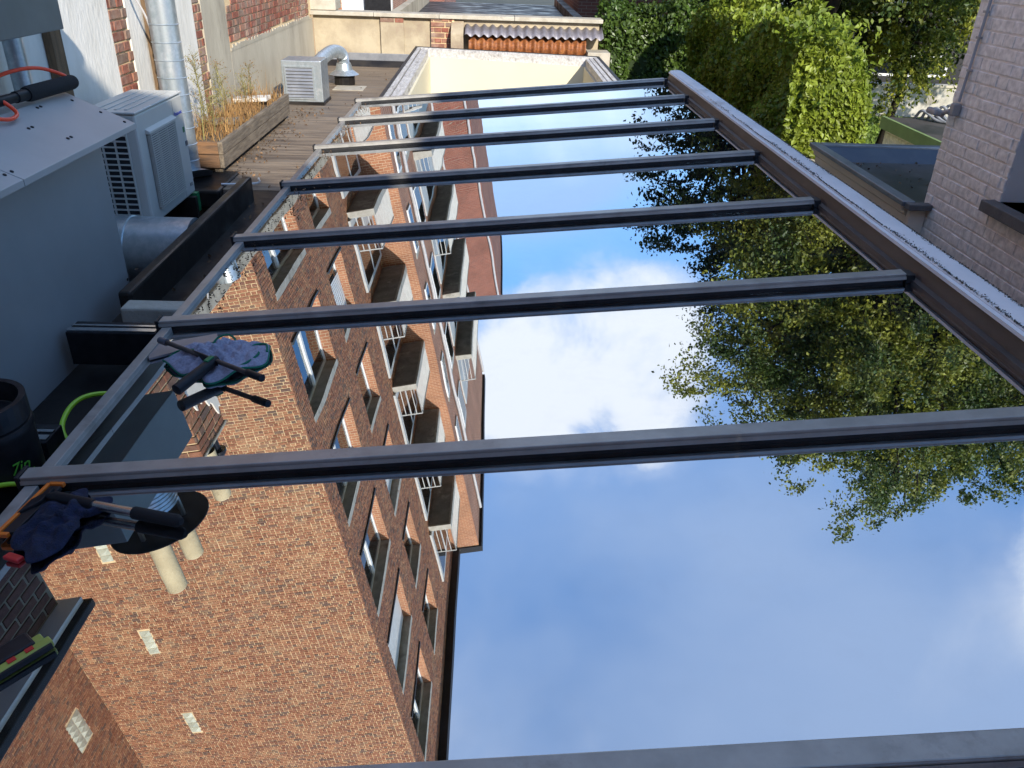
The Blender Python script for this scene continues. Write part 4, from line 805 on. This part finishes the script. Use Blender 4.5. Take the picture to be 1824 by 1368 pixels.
# tall spiral duct
sd_ = thing('spiral_duct', 'tall galvanised spiral duct standing against the white wall', 'duct')
prof = [(-1.60, 0.098)]; z = -1.52; 
while z < -0.48: prof += [(z-0.004, 0.098), (z, 0.1035), (z+0.004, 0.098)]; z += 0.118
prof += [(-0.40, 0.098)]
DX, DY = -2.33, 6.24
MB().tube([(DX+0.0*(z+1.6), DY, z) for z, r in prof], [r for z, r in prof], 28).build('tube', M['galv'], sd_, smooth=True)
MB().tube([(DX, DY, -1.60), (DX, DY, -1.62), (DX+0.02, DY-0.02, -1.665)], [0.103, 0.11, 0.175], 28).build('skirt', M['galv'], sd_, smooth=True)
pass
MB().box(-2.5, -2.0, 5.9, 6.5, -1.80, -1.665).build('felt_base', M['felt_dark'], sd_, bevel=0.02)
cabw = catmull([(-2.58, 6.30, -0.25), (-2.55, 6.32, -0.38), (-2.47, 6.34, -0.6), (-2.455, 6.36, -1.0), (-2.45, 6.38, -1.5)], 6)
tag(MB().tube(cabw, 0.008, 6).build('pale_cable', M['pale_cable'], None, smooth=True), 'thin pale cable hanging beside the tall spiral duct', 'cable')
# air conditioner
ac = thing('air_conditioner', 'ivory outdoor air conditioner with square fan grille beside the cabinet', 'air conditioner')
AXF, A0y, A1y, AZ0, AZ1 = -2.10, 4.93, 5.72, -1.62, -0.955
MB().box(-2.42, AXF, A0y, A1y, AZ0, AZ1).build('casing', M['ac'], ac, bevel=0.014)
MB().box(-2.425, AXF+0.006, A0y-0.005, A1y+0.005, AZ1+0.001, AZ1+0.016).build('top_panel', M['ac'], ac, bevel=0.006)
for i in range(4): MB().box(-2.36+i*0.06, -2.34+i*0.06, A0y+0.06, A1y-0.06, AZ1+0.016, AZ1+0.021).build('rib', M['ac'], ac, bevel=0.002)
MB().box(-2.385, -2.165, A0y-0.003, A0y-0.001, AZ0+0.03, AZ1-0.05).build('coil', M['ac_dark'], ac)
g = MB(); z = AZ0+0.03
while z < AZ1-0.05: g.box(-2.387, -2.163, A0y-0.016, A0y-0.004, z-0.004, z+0.004); z += 0.0345
for x in (-2.387, -2.315, -2.24, -2.165): g.box(x-0.004, x+0.004, A0y-0.0165, A0y-0.0035, AZ0+0.03, AZ1-0.05)
g.build('coil_guard', M['ac'], ac)
g = MB(); F0, F1, G0, G1 = 5.05, 5.50, -1.54, -1.09
MB().box(AXF+0.001, AXF+0.003, F0, F1, G0, G1).build('fan_opening', M['ac_dark'], ac)
z = G0
while z < G1: g.box(AXF+0.018, AXF+0.026, F0, F1, z-0.0028, z+0.0028); z += 0.0135
for y in [F0+0.0, F0+0.035]+[F0+0.15, F0+0.30, F1]: g.box(AXF+0.004, AXF+0.018, y-0.003, y+0.003, G0, G1)
z = G0
while z < G1: g.box(AXF+0.004, AXF+0.026, F0-0.003, F0+0.003, z-0.0028, z+0.0028); z += 0.0135
g.build('fan_guard', M['ac'], ac)
MB().prism([(AXF, G1+0.002), (AXF, G1+0.035), (AXF+0.028, G1+0.018), (AXF+0.028, G1+0.002)], F0-0.01, F1+0.01).build('guard_hood', M['ac'], ac, bevel=0.003)
fan = MB()
for a in range(4):
    t_ = a*math.pi/2+0.4; c_ = Vector((AXF-0.0, (F0+F1)/2, (G0+G1)/2))
MB().box(AXF+0.001, AXF+0.005, 5.665, 5.70, -1.29, -1.26).build('handle', M['greytext'], ac); MB().box(AXF+0.001, AXF+0.0025, 5.655, 5.685, -1.20, -1.165).build('sticker', M['green_plastic'], ac)
MB().box(AXF+0.002, AXF+0.0015, 5.53, 5.532, AZ0+0.02, AZ1-0.02).build('panel_joint', M['greytext'], ac)
def face_mtx(o, u, v): u, v = Vector(u).normalized(), Vector(v).normalized(); w = u.cross(v); return Matrix(((u.x, v.x, w.x, o[0]), (u.y, v.y, w.y, o[1]), (u.z, v.z, w.z, o[2]), (0, 0, 0, 1)))
text_mesh('lettering', 'Panasonic', 0.036, M['bluetext'], face_mtx((AXF+0.002, 5.545, -1.075), (0, 1, 0), (0, 0, 1)), ac)
text_mesh('lettering', 'R32', 0.030, M['greytext'], face_mtx((AXF+0.002, 5.63, -1.56), (0, 1, 0), (0, 0, 1)), ac)
for y in (5.05, 5.6): MB().box(-2.40, -2.06, y-0.02, y+0.02, -1.98, -1.625).build('foot', M['felt_dark'], ac)
MB().box(-2.16, -2.09, 5.70, 5.75, -1.76, -1.63).build('mount', M['green_plastic'], ac)
# big horizontal duct by the cabinet
hd = thing('round_duct', 'fat galvanised round duct lying between the cabinet and the kerb', 'duct')
ax_ = [(-2.7, 0.215), (-2.0, 0.215), (-1.985, 0.224), (-1.97, 0.215), (-1.83, 0.215)]
DYc, DZc = 4.70, -1.70
prof = [(-2.7, .20), (-2.30, .20), (-2.295, .207), (-2.28, .207), (-2.275, .20), (-2.16, .20), (-2.155, .207), (-2.14, .207), (-2.135, .20), (-1.775, .20)]
MB().tube([(x, DYc, DZc) for x, r in prof], [r for x, r in prof], 40).build('tube', M['galv'], hd, smooth=True)
kb = tag(MB().box(-1.765, -1.70, 3.58, 5.75, DZ-0.3, -1.51).build('roof_kerb', M['felt_dark'], None, bevel=0.015), 'dark felt covered kerb beside the round duct', 'kerb')
bl = tag(MB().box(-1.70, -1.30, 3.44, 3.55, DZ-0.2, -1.53).build('stone_upstand', M['coping_stone'], None, bevel=0.01), 'weathered grey upstand crossing the gully beside the cabinet', 'upstand')
for (y, x0, x1, lab) in ((3.30, -1.86, -1.47, 'black steel channel crossing the gully below the grey upstand'), (2.42, -1.86, -1.52, 'black steel channel behind the black canister')):
    bt_ = thing('steel_channel', lab, 'channel', 'black channels over the gully'); MB().box(x0, x1, y-0.06, y+0.06, -1.72, -1.56).build('web', M['black'], bt_, bevel=0.004); MB().box(x0, x1-0.002, y-0.05, y-0.02, -1.56, -1.553).build('lip', M['steel'], bt_); MB().box(x0, x1-0.002, y+0.0, y+0.015, -1.56, -1.553).build('lip', M['steel'], bt_)
for i, (x, y) in enumerate(((-1.50, 2.75), (-1.45, 3.1), (-1.62, 3.05), (-1.40, 2.95))):
    mm = MB(); mm.tube([(x, y, DZ-0.098), (x, y, DZ-0.094)], [0.022-0.004*i, 0.010], 7); tag(mm.build('bird_dropping', M['dust']), 'small white bird dropping on the dark wet gully', 'dropping', 'bird droppings in the gully')
# louvred vent box and flexible duct
vb = thing('louvred_vent_box', 'grey sheet metal vent box with louvred front on the roof deck', 'vent box')
MB().box(-2.35, -1.91, 9.55, 9.95, DZ+0.03, -1.215).build('casing', M['galv'], vb, bevel=0.006); MB().box(-2.36, -1.90, 9.53, 9.97, DZ, DZ+0.03).build('base', M['felt_dark'], vb)
f_ = MB(); f_.box(-2.32, -2.30, 9.535, 9.549, -1.62, -1.27); f_.box(-2.01, -1.99, 9.535, 9.549, -1.62, -1.27); f_.box(-2.30, -2.01, 9.535, 9.549, -1.62, -1.605); f_.box(-2.30, -2.01, 9.535, 9.549, -1.285, -1.27); f_.build('louvre_frame', M['galv'], vb)
for i in range(9):
    z = -1.60+i*0.035; MB().prism([(9.549, z+0.03), (9.532, z+0.004), (9.532, z), (9.549, z+0.026)], -2.30, -2.01, 'x').build('louvre_slat', M['zinc'], vb)
fd = thing('flexible_duct', 'ribbed silver flexible duct arching from the vent box to a roof cowl', 'duct')
pts = catmull([(-2.06, 9.96, -1.33), (-2.03, 10.3, -1.27), (-1.98, 10.7, -1.24), (-1.93, 11.0, -1.30), (-1.92, 11.08, -1.43)], 14)
rr_ = [0.070+0.007*math.cos(i*math.pi) for i in range(len(pts))]
MB().tube(pts, rr_, 20).build('hose', M['galv'], fd, smooth=False); MB().tube([(-1.92, 11.08, -1.42), (-1.92, 11.08, -1.50), (-1.92, 11.08, -1.555)], [0.09, 0.11, 0.19], 20).build('cowl', M['galv'], fd, smooth=True); MB().tube([(-1.92, 11.08, DZ), (-1.92, 11.08, -1.55)], 0.13, 18).build('collar', M['felt_dark'], fd)
MB().box(-2.0, -1.62, 10.6, 10.95, DZ, DZ+0.006).build('patch', M['coping_stone'], fd)
# planter
pl = thing('planter', 'long weathered plank planter full of dry plants beside the wall', 'planter')
PX0, PX1, PY0, PY1 = -2.52, -2.10, 6.42, 8.72
for i, (z0, z1) in enumerate(((-1.63, -1.53), (-1.525, -1.43))):
    MB().box(PX1-0.035, PX1+0.004*(i % 2), PY0, PY1, z0, z1).build('plank', M['wood'], pl, bevel=0.004); MB().box(PX0+0.02, PX1-0.036, PY0-0.0, PY0+0.035, z0, z1).build('plank', M['wood_orange'], pl, bevel=0.004)
    MB().box(PX0+0.02, PX1-0.036, PY1-0.035, PY1, z0, z1).build('plank', M['wood'], pl, bevel=0.004)
MB().box(PX0+0.02, PX1-0.04, PY0+0.04, PY1-0.04, -1.6, -1.455).build('soil', M['soil'], pl)
for y in (PY0+0.03, 7.55, PY1-0.08): MB().box(PX1-0.09, PX1-0.03, y, y+0.05, DZ, -1.631).build('foot', M['wood'], pl)
MB().obox((-2.33, 8.2, -1.40), (0.16, 0, 0.01), (0, 0.09, 0), (-0.003, 0, 0.016)).build('broken_board', M['white_paint'], pl); MB().obox((-2.30, 7.2, -1.42), (0.10, 0.03, 0), (0, 0.10, 0), (0, 0, 0.014)).build('broken_board', M['wood'], pl)
P = MB()
for i in range(800):
    x, y = rng.uniform(PX0+0.03, PX1-0.02), rng.uniform(PY0+0.05, PY1-0.05); h = abs(rng.normal(0.08, 0.07))+0.02
    dx, dy = rng.normal(0, 0.05, 2); w = 0.0035
    P.add([(x-w, y, -1.46), (x+w, y+w, -1.46), (x+dx, y+dy, -1.46+h)], [(0, 1, 2)])
stuff(P.build('dry_grass', M['straw'], pl))
WL = ['tallest dry weed at the near end of the plank planter', 'dry greenish weed second from the near planter end', 'straw coloured weed before the middle of the planter', 'dry weed at the middle of the planter near the wall', 'short straw weed beside the white broken board', 'thin dry weed at the far end of the planter', 'low dry weed just behind the tallest one']
for i, (x, y, h) in enumerate(((-2.30, 6.62, 0.62), (-2.38, 6.95, 0.55), (-2.33, 7.3, 0.40), (-2.42, 7.7, 0.42), (-2.36, 8.1, 0.30), (-2.40, 8.4, 0.34), (-2.28, 6.85, 0.36))):
    wd = thing('dry_weed', WL[i], 'weed', 'dry weeds in the planter'); s_ = MB(); lf = []
    top = Vector((x+rng.normal(0, .03), y+rng.normal(0, .04), -1.46+h)); bs = Vector((x, y, -1.46)); s_.tube([bs, bs.lerp(top, .5)+Vector((.01, .01, 0)), top], [0.005, 0.004, 0.002], 5)
    for j in range(26):
        t_ = rng.uniform(0.15, 1); a = bs.lerp(top, t_); d = Vector((rng.normal(0, 1), rng.normal(0, 1), rng.uniform(.4, 1.3))).normalized()*(0.05+0.10*(1-t_*.6)); s_.tube([a, a+d*.6, a+d], [0.002, 0.0016, 0.001], 3, cap=False)
        for q in range(9): lf.append(a+d*rng.uniform(.4, 1.1)+Vector(rng.normal(0, .012, 3)))
    s_.build('stem', M['weed'], wd); stuff(link('seed_heads', leaf_mesh([tuple(p) for p in lf], 0.013, 'seed_heads', seed=i), M['straw'] if i % 2 else M['weed'], wd))
for (x, y) in ((-1.78, 6.12),):
    tag(MB().tube(catmull([(x-0.25, y-0.05, DZ+0.02), (x, y, DZ+0.02), (x+0.02, y, DZ+0.06)], 4), 0.008, 6).build('white_pipe', M['white'], None, smooth=True), 'short thin white pipe lying on the deck by the spiral duct', 'pipe')

# ------------------------------------------------------------------ window cleaning gear
# foam pole and orange hose on the cabinet lid
po = thing('telescopic_pole', 'black pole with a foam grip lying on the cabinet lid', 'pole')
a, b = Vector((-2.115, 3.2, -0.655)), Vector((-2.035, 4.16, -0.655)); e1 = a.lerp(b, .62)
MB().tube([a-(b-a)*1.2, e1], 0.021, 16).build('shaft', M['black'], po, smooth=True); MB().tube([e1-(b-a)*.02, e1, b-(b-a)*.02, b, b+(b-a)*.008], [0.030, 0.034, 0.034, 0.030, 0.012], 18).build('foam_grip', M['foam'], po, smooth=True); MB().tube([e1-(b-a)*.10, e1-(b-a)*.0], 0.025, 16).build('clamp', M['black'], po, smooth=True)
hp = catmull([(-2.04, 4.14, -0.648), (-2.05, 4.10, -0.615), (-2.10, 4.0, -0.575), (-2.15, 3.88, -0.572), (-2.20, 3.76, -0.60), (-2.215, 3.66, -0.66), (-2.19, 3.56, -0.69)], 8)
oh = thing('orange_hose', 'bright orange hose looping out of the pole grip on the cabinet', 'hose')
MB().tube(hp, 0.0085, 8).build('loop', M['orange'], oh, smooth=True)
MB().tube(catmull([(-2.19, 3.20, -0.69), (-2.10, 3.30, -0.635), (-2.02, 3.42, -0.690), (-1.995, 3.50, -0.705), (-2.02, 3.58, -0.69), (-2.10, 3.58, -0.635), (-2.16, 3.5, -0.63), (-2.22, 3.45, -0.67), (-2.2, 3.3, -0.69)], 8), 0.0085, 8).build('loop', M['orange'], oh, smooth=True)
# black canister with lime hose
ta = thing('canister', 'black canister with carrying collar and lime lettering by the glass edge', 'canister')
cx, cy = -1.475, 2.02; prof = [(-1.78, .13), (-1.30, .135), (-1.285, .14), (-1.27, .135), (-1.262, .11), (-1.262, .0)]
MB().tube([(cx, cy, z) for z, r in prof], [max(r, .002) for z, r in prof], 32).build('drum', M['black'], ta, smooth=True)
co = MB(); n_ = 22
for i in range(n_):
    a0, a1 = R(-60+i*9.2), R(-60+(i+1)*9.2)
    q = [(cx+r_*math.cos(t_), cy+r_*math.sin(t_), z) for t_ in (a0, a1) for (r_, z) in ((.135, -1.262), (.135, -1.195), (.118, -1.195), (.118, -1.262))]; co.add(q, [(0, 4, 5, 1), (1, 5, 6, 2), (2, 6, 7, 3), (0, 1, 2, 3), (7, 6, 5, 4)])
co.build('collar', M['black'], ta); MB().tube([(cx-0.01, cy-0.03, -1.262), (cx-0.01, cy-0.03, -1.245)], 0.075, 20).build('gauge_plate', M['steel'], ta, smooth=True)
MB().tube([(cx+0.03, cy-0.05, -1.25), (cx+0.03, cy-0.05, -1.19), (cx+0.03, cy-0.05, -1.188), (cx+0.03, cy-0.05, -1.165)], [.020, .020, .028, .026], 14).build('knob', M['black'], ta, smooth=True); MB().tube([(cx-0.09, cy-0.02, -1.21), (cx+0.01, cy-0.05, -1.21)], 0.012, 10).build('valve', M['steel'], ta, smooth=True)
def on_drum(me_name, body, size, ang, z, mm, shear=0.15):
    u = Vector((-math.sin(ang), math.cos(ang), 0)); nrm = Vector((math.cos(ang), math.sin(ang), 0)); o_ = Vector((cx, cy, z))+nrm*0.1385-u*0.035
    return text_mesh(me_name, body, size, M[mm], face_mtx(o_, u, (0, 0, 1)), ta, shear=shear)
on_drum('lettering', '7in', 0.050, R(-26), -1.395, 'limetext', .3); on_drum('lettering', 'Ho', 0.075, R(-20), -1.455, 'limetext', .2)
lh = catmull([(-1.72, 2.20, -1.40), (-1.60, 2.06, -1.43), (-1.48, 1.88, -1.40), (-1.36, 1.93, -1.42), (-1.31, 2.05, -1.52), (-1.30, 2.25, -1.72)], 8)
lz = thing('lime_hose', 'lime green hose curling round the canister and under the glass edge', 'hose')
MB().tube(lh, 0.0075, 8).build('length', M['lime'], lz, smooth=True); MB().tube(catmull([(-1.30, 2.5, -1.73), (-1.45, 2.47, -1.70), (-1.535, 2.50, -1.62), (-1.56, 2.58, -1.585), (-1.545, 2.68, -1.57), (-1.48, 2.76, -1.59), (-1.38, 2.82, -1.65), (-1.28, 2.86, -1.72)], 8), 0.0095, 8).build('length', M['lime'], lz, smooth=True)
# orange squeegee on the near pane
def G(x, y, h): return Vector((x, y, zg(x)))+gn*h
sq = thing('window_squeegee', 'orange edged squeegee with a black and silver handle on the near pane', 'squeegee')
p0, p1 = G(-1.185, 1.81, .020), G(-1.215, 1.60, .020); dv = (p1-p0).normalized(); sv = gn.cross(dv).normalized()
m = MB(); m.obox((p0+p1)/2, (p1-p0)/2, sv*0.0055, gn*0.006); m.obox(p0+sv*-0.022, dv*0.006, sv*0.022, gn*0.006) ; m.obox(p1+sv*-0.016, dv*0.006, sv*0.016, gn*0.006); 
if (p0+sv*-0.02).x < p0.x: sv = -sv; m = MB(); m.obox((p0+p1)/2, (p1-p0)/2, sv*0.0055, gn*0.006); m.obox(p0-sv*0.022, dv*0.006, sv*0.022, gn*0.006); m.obox(p1-sv*0.016, dv*0.006, sv*0.016, gn*0.006)
m.build('orange_channel', M['orange2'], sq, bevel=0.002)
inn = -sv
MB().obox((p0+p1)/2+inn*0.024-gn*0.004, (p1-p0)*0.46, inn*0.017, gn*0.006).build('blade_holder', M['black'], sq, bevel=0.002); MB().obox((p0+p1)/2-inn*0.012-gn*0.008, (p1-p0)*0.5, inn*0.006, gn*0.0015).build('rubber_blade', M['gasket'], sq)
ha, hb = G(-1.155, 1.745, .026), G(-0.755, 1.607, .020)
MB().tube([ha, ha.lerp(hb, .06), ha.lerp(hb, .36)], [0.010, 0.017, 0.0155], 16).build('front_grip', M['black'], sq, smooth=True); MB().tube([ha.lerp(hb, .36), ha.lerp(hb, .66)], 0.0125, 16).build('tube', M['steel'], sq, smooth=True); MB().tube([ha.lerp(hb, .655), ha.lerp(hb, .66), ha.lerp(hb, .97), hb], [0.0125, 0.0165, 0.0165, 0.009], 16).build('rear_grip', M['foam'], sq, smooth=True)
MB().obox(ha.lerp((p0+p1)/2, .5)+gn*0.002, (ha-(p0+p1)/2)*0.5, dv*0.03, gn*0.006).build('neck', M['black'], sq, bevel=0.003)
# crumpled cloths
def cloth(name, label, outline, hmax, mm, edge=None, seed=0, folds=6, thick=0.006):
    """rumpled cloth: polar sheet inside an outline on the pane, raised into folds"""
    rg = random.Random(seed); pts = [Vector(G(x, y, 0)) for (x, y) in outline]; cen = sum(pts, Vector())/len(pts); ring = catmull(pts+[pts[0]], 8)[:-1]; k_ = len(ring); nr = 14; vs_ = [cen+gn*hmax*0.7]; fs = []
    ph = [rg.uniform(0, 6.28) for _ in range(6)]
    def hgt(p, r):
        q = p-cen; a = math.atan2(q.y, q.x); u = q.x*math.cos(ph[5])+q.y*math.sin(ph[5]); w_ = -q.x*math.sin(ph[5])+q.y*math.cos(ph[5])
        rid = 1-abs(math.sin(u*55+1.2*math.sin(w_*30+ph[0])+ph[1])); rid2 = 1-abs(math.sin(w_*70+1.5*math.sin(u*26+ph[2])+ph[3]))
        return 0.004+hmax*(1-r**3)*(0.25+0.55*rid**1.5+0.35*rid2**1.5)+hmax*0.28*(r**2)*(0.5+0.5*math.sin(a*folds+ph[4]))
    for j in range(1, nr+1):
        r = j/nr
        for i in range(k_): p = cen.lerp(ring[i], r); vs_.append(p+gn*hgt(p, r))
    fs += [(0, 1+i, 1+(i+1) % k_) for i in range(k_)]
    for j in range(nr-1):
        for i in range(k_): a = 1+j*k_; fs.append((a+i, a+k_+i, a+k_+(i+1) % k_, a+(i+1) % k_))
    t = thing(name, label, 'cloth'); o = MB().add(vs_, fs).build('fabric', M[mm], t, smooth=False); o.data.polygons.foreach_set('use_smooth', [True]*len(o.data.polygons))
    s = o.modifiers.new('thick', 'SOLIDIFY'); s.thickness = thick; s.offset = -1
    sb = o.modifiers.new('sub', 'SUBSURF'); sb.levels = 1; sb.render_levels = 1
    if edge:
        rim = vs_[1+(nr-1)*k_:]; MB().tube(rim+[rim[0]], 0.0042, 6, cap=False).build('trim', M[edge], t, smooth=True)
        return t, vs_, k_, nr, hgt, cen
    return t, vs_, k_, nr, hgt, cen
c1 = cloth('grey_cloth', 'grey microfibre cloth with green trim bunched under the wash bar', [(-1.15, 2.56), (-1.10, 2.66), (-1.00, 2.655), (-0.97, 2.72), (-0.92, 2.66), (-0.85, 2.655), (-0.79, 2.63), (-0.77, 2.50), (-0.83, 2.455), (-0.88, 2.395), (-0.94, 2.375), (-0.98, 2.44), (-1.02, 2.44), (-1.08, 2.48)], 0.060, 'cloth', 'cloth_edge', 4)
for (pts_) in ([(-1.0, 2.62, .03), (-0.985, 2.675, .055), (-0.95, 2.69, .06), (-0.915, 2.655, .05), (-0.905, 2.60, .035), (-0.87, 2.575, .04), (-0.83, 2.60, .05), (-0.79, 2.60, .05), (-0.775, 2.55, .04)], [(-0.93, 2.40, .02), (-0.88, 2.43, .035), (-0.83, 2.47, .04), (-0.80, 2.53, .045), (-0.815, 2.56, .05)], [(-1.14, 2.55, .02), (-1.11, 2.60, .04), (-1.04, 2.60, .045), (-1.0, 2.585, .045)]):
    MB().tube(catmull([G(p[0], p[1], p[2]*0.62) for p in pts_], 6), 0.0042, 6).build('trim', M['cloth_edge'], c1[0], smooth=True)
cloth('navy_cloth', 'dark navy cloth crumpled under the orange squeegee', [(-1.17, 1.70), (-1.09, 1.795), (-1.04, 1.73), (-0.99, 1.745), (-0.985, 1.69), (-1.03, 1.66), (-1.02, 1.585), (-1.04, 1.53), (-1.08, 1.485), (-1.11, 1.53), (-1.17, 1.575)], 0.045, 'navy', None, 9)
# wash bar
wb = thing('wash_bar', 'black T shaped wash bar with green button lying on the grey cloth', 'window tool')
t0, t1 = G(-1.175, 2.635, .058), G(-0.725, 2.305, .048)
MB().tube([t0.lerp(t1, .04), t1.lerp(t0, .05)], 0.0085, 12).build('bar', M['brown_metal'], wb, smooth=True); MB().tube([t0, t0.lerp(t1, .07)], 0.013, 12).build('end_cap', M['greytext'], wb, smooth=True); MB().tube([t1, t1.lerp(t0, .13), t1.lerp(t0, .14)], [.013, .013, .009], 12).build('end_cap', M['black'], wb, smooth=True)
jc = t0.lerp(t1, .42); hc = G(-0.93, 2.44, .05); he = G(-1.005, 2.295, .030)
MB().obox(jc+(hc-jc)*.35, (t1-t0).normalized()*0.05, (hc-jc)*0.42, gn*0.013).build('hub', M['black'], wb, bevel=0.008); MB().tube([hc+(hc-he)*.15, hc, he, he+(he-hc)*.02], [.013, .0185, .0195, .015], 16).build('handle', M['black'], wb, smooth=True)
MB().obox(hc+gn*0.019-(hc-he)*.05, (hc-he)*.10, (hc-he).cross(gn)*.06, gn*0.003).build('button', M['green_plastic'], wb, bevel=0.002)
bp_ = thing('blade_plate', 'flat grey squeegee plate under the grey cloth at the bar', 'window tool')
MB().add([G(-1.255, 2.70, .012), G(-1.02, 2.765, .012), G(-1.0, 2.70, .012), G(-1.21, 2.585, .012), G(-1.255, 2.70, .004), G(-1.02, 2.765, .004), G(-1.0, 2.70, .004), G(-1.21, 2.585, .004)], [(0, 3, 2, 1), (0, 1, 5, 4), (1, 2, 6, 5), (2, 3, 7, 6), (3, 0, 4, 7), (4, 5, 6, 7)]).build('plate', M['zinc'], bp_)
# scrub pad in the near corner
sp_ = thing('scraper_head', 'black and yellow scraper head lying in the near corner of the glass', 'window tool')
q0, q1 = G(-1.0, 1.125, .012), G(-0.905, 1.235, .012); dq = (q1-q0).normalized(); nq = gn.cross(dq).normalized()
MB().obox((q0+q1)/2-dq*.03, dq*0.105, nq*0.012, gn*0.008).build('yellow_frame', M['yellow'], sp_, bevel=0.003); MB().obox((q0+q1)/2-dq*.035-nq*0.014, dq*0.105, nq*0.004, gn*0.006).build('blade', M['gasket'], sp_)
MB().obox((q0+q1)/2-dq*.045+nq*0.034+gn*.003, dq*0.095, nq*0.026, gn*0.010).build('body', M['black'], sp_, bevel=0.006); MB().obox(q1-dq*.02+nq*0.022, dq*0.014, nq*0.012, gn*0.0085).build('yellow_end', M['yellow'], sp_, bevel=0.003)
for k_ in (0.02, 0.055): MB().obox(q1-dq*(k_+.02)+nq*0.002+gn*.009, dq*0.008, nq*0.006, gn*0.001).build('red_mark', M['red'], sp_)
rb = tag(MB().obox(G(-1.135, 1.520, .008), (0.022, -0.008, 0), (0.004, 0.010, 0), gn*0.006).build('red_brush', M['red'], None, bevel=0.004), 'small red plastic tool tucked beside the navy cloth', 'window tool')
bpy.context.view_layer.update()
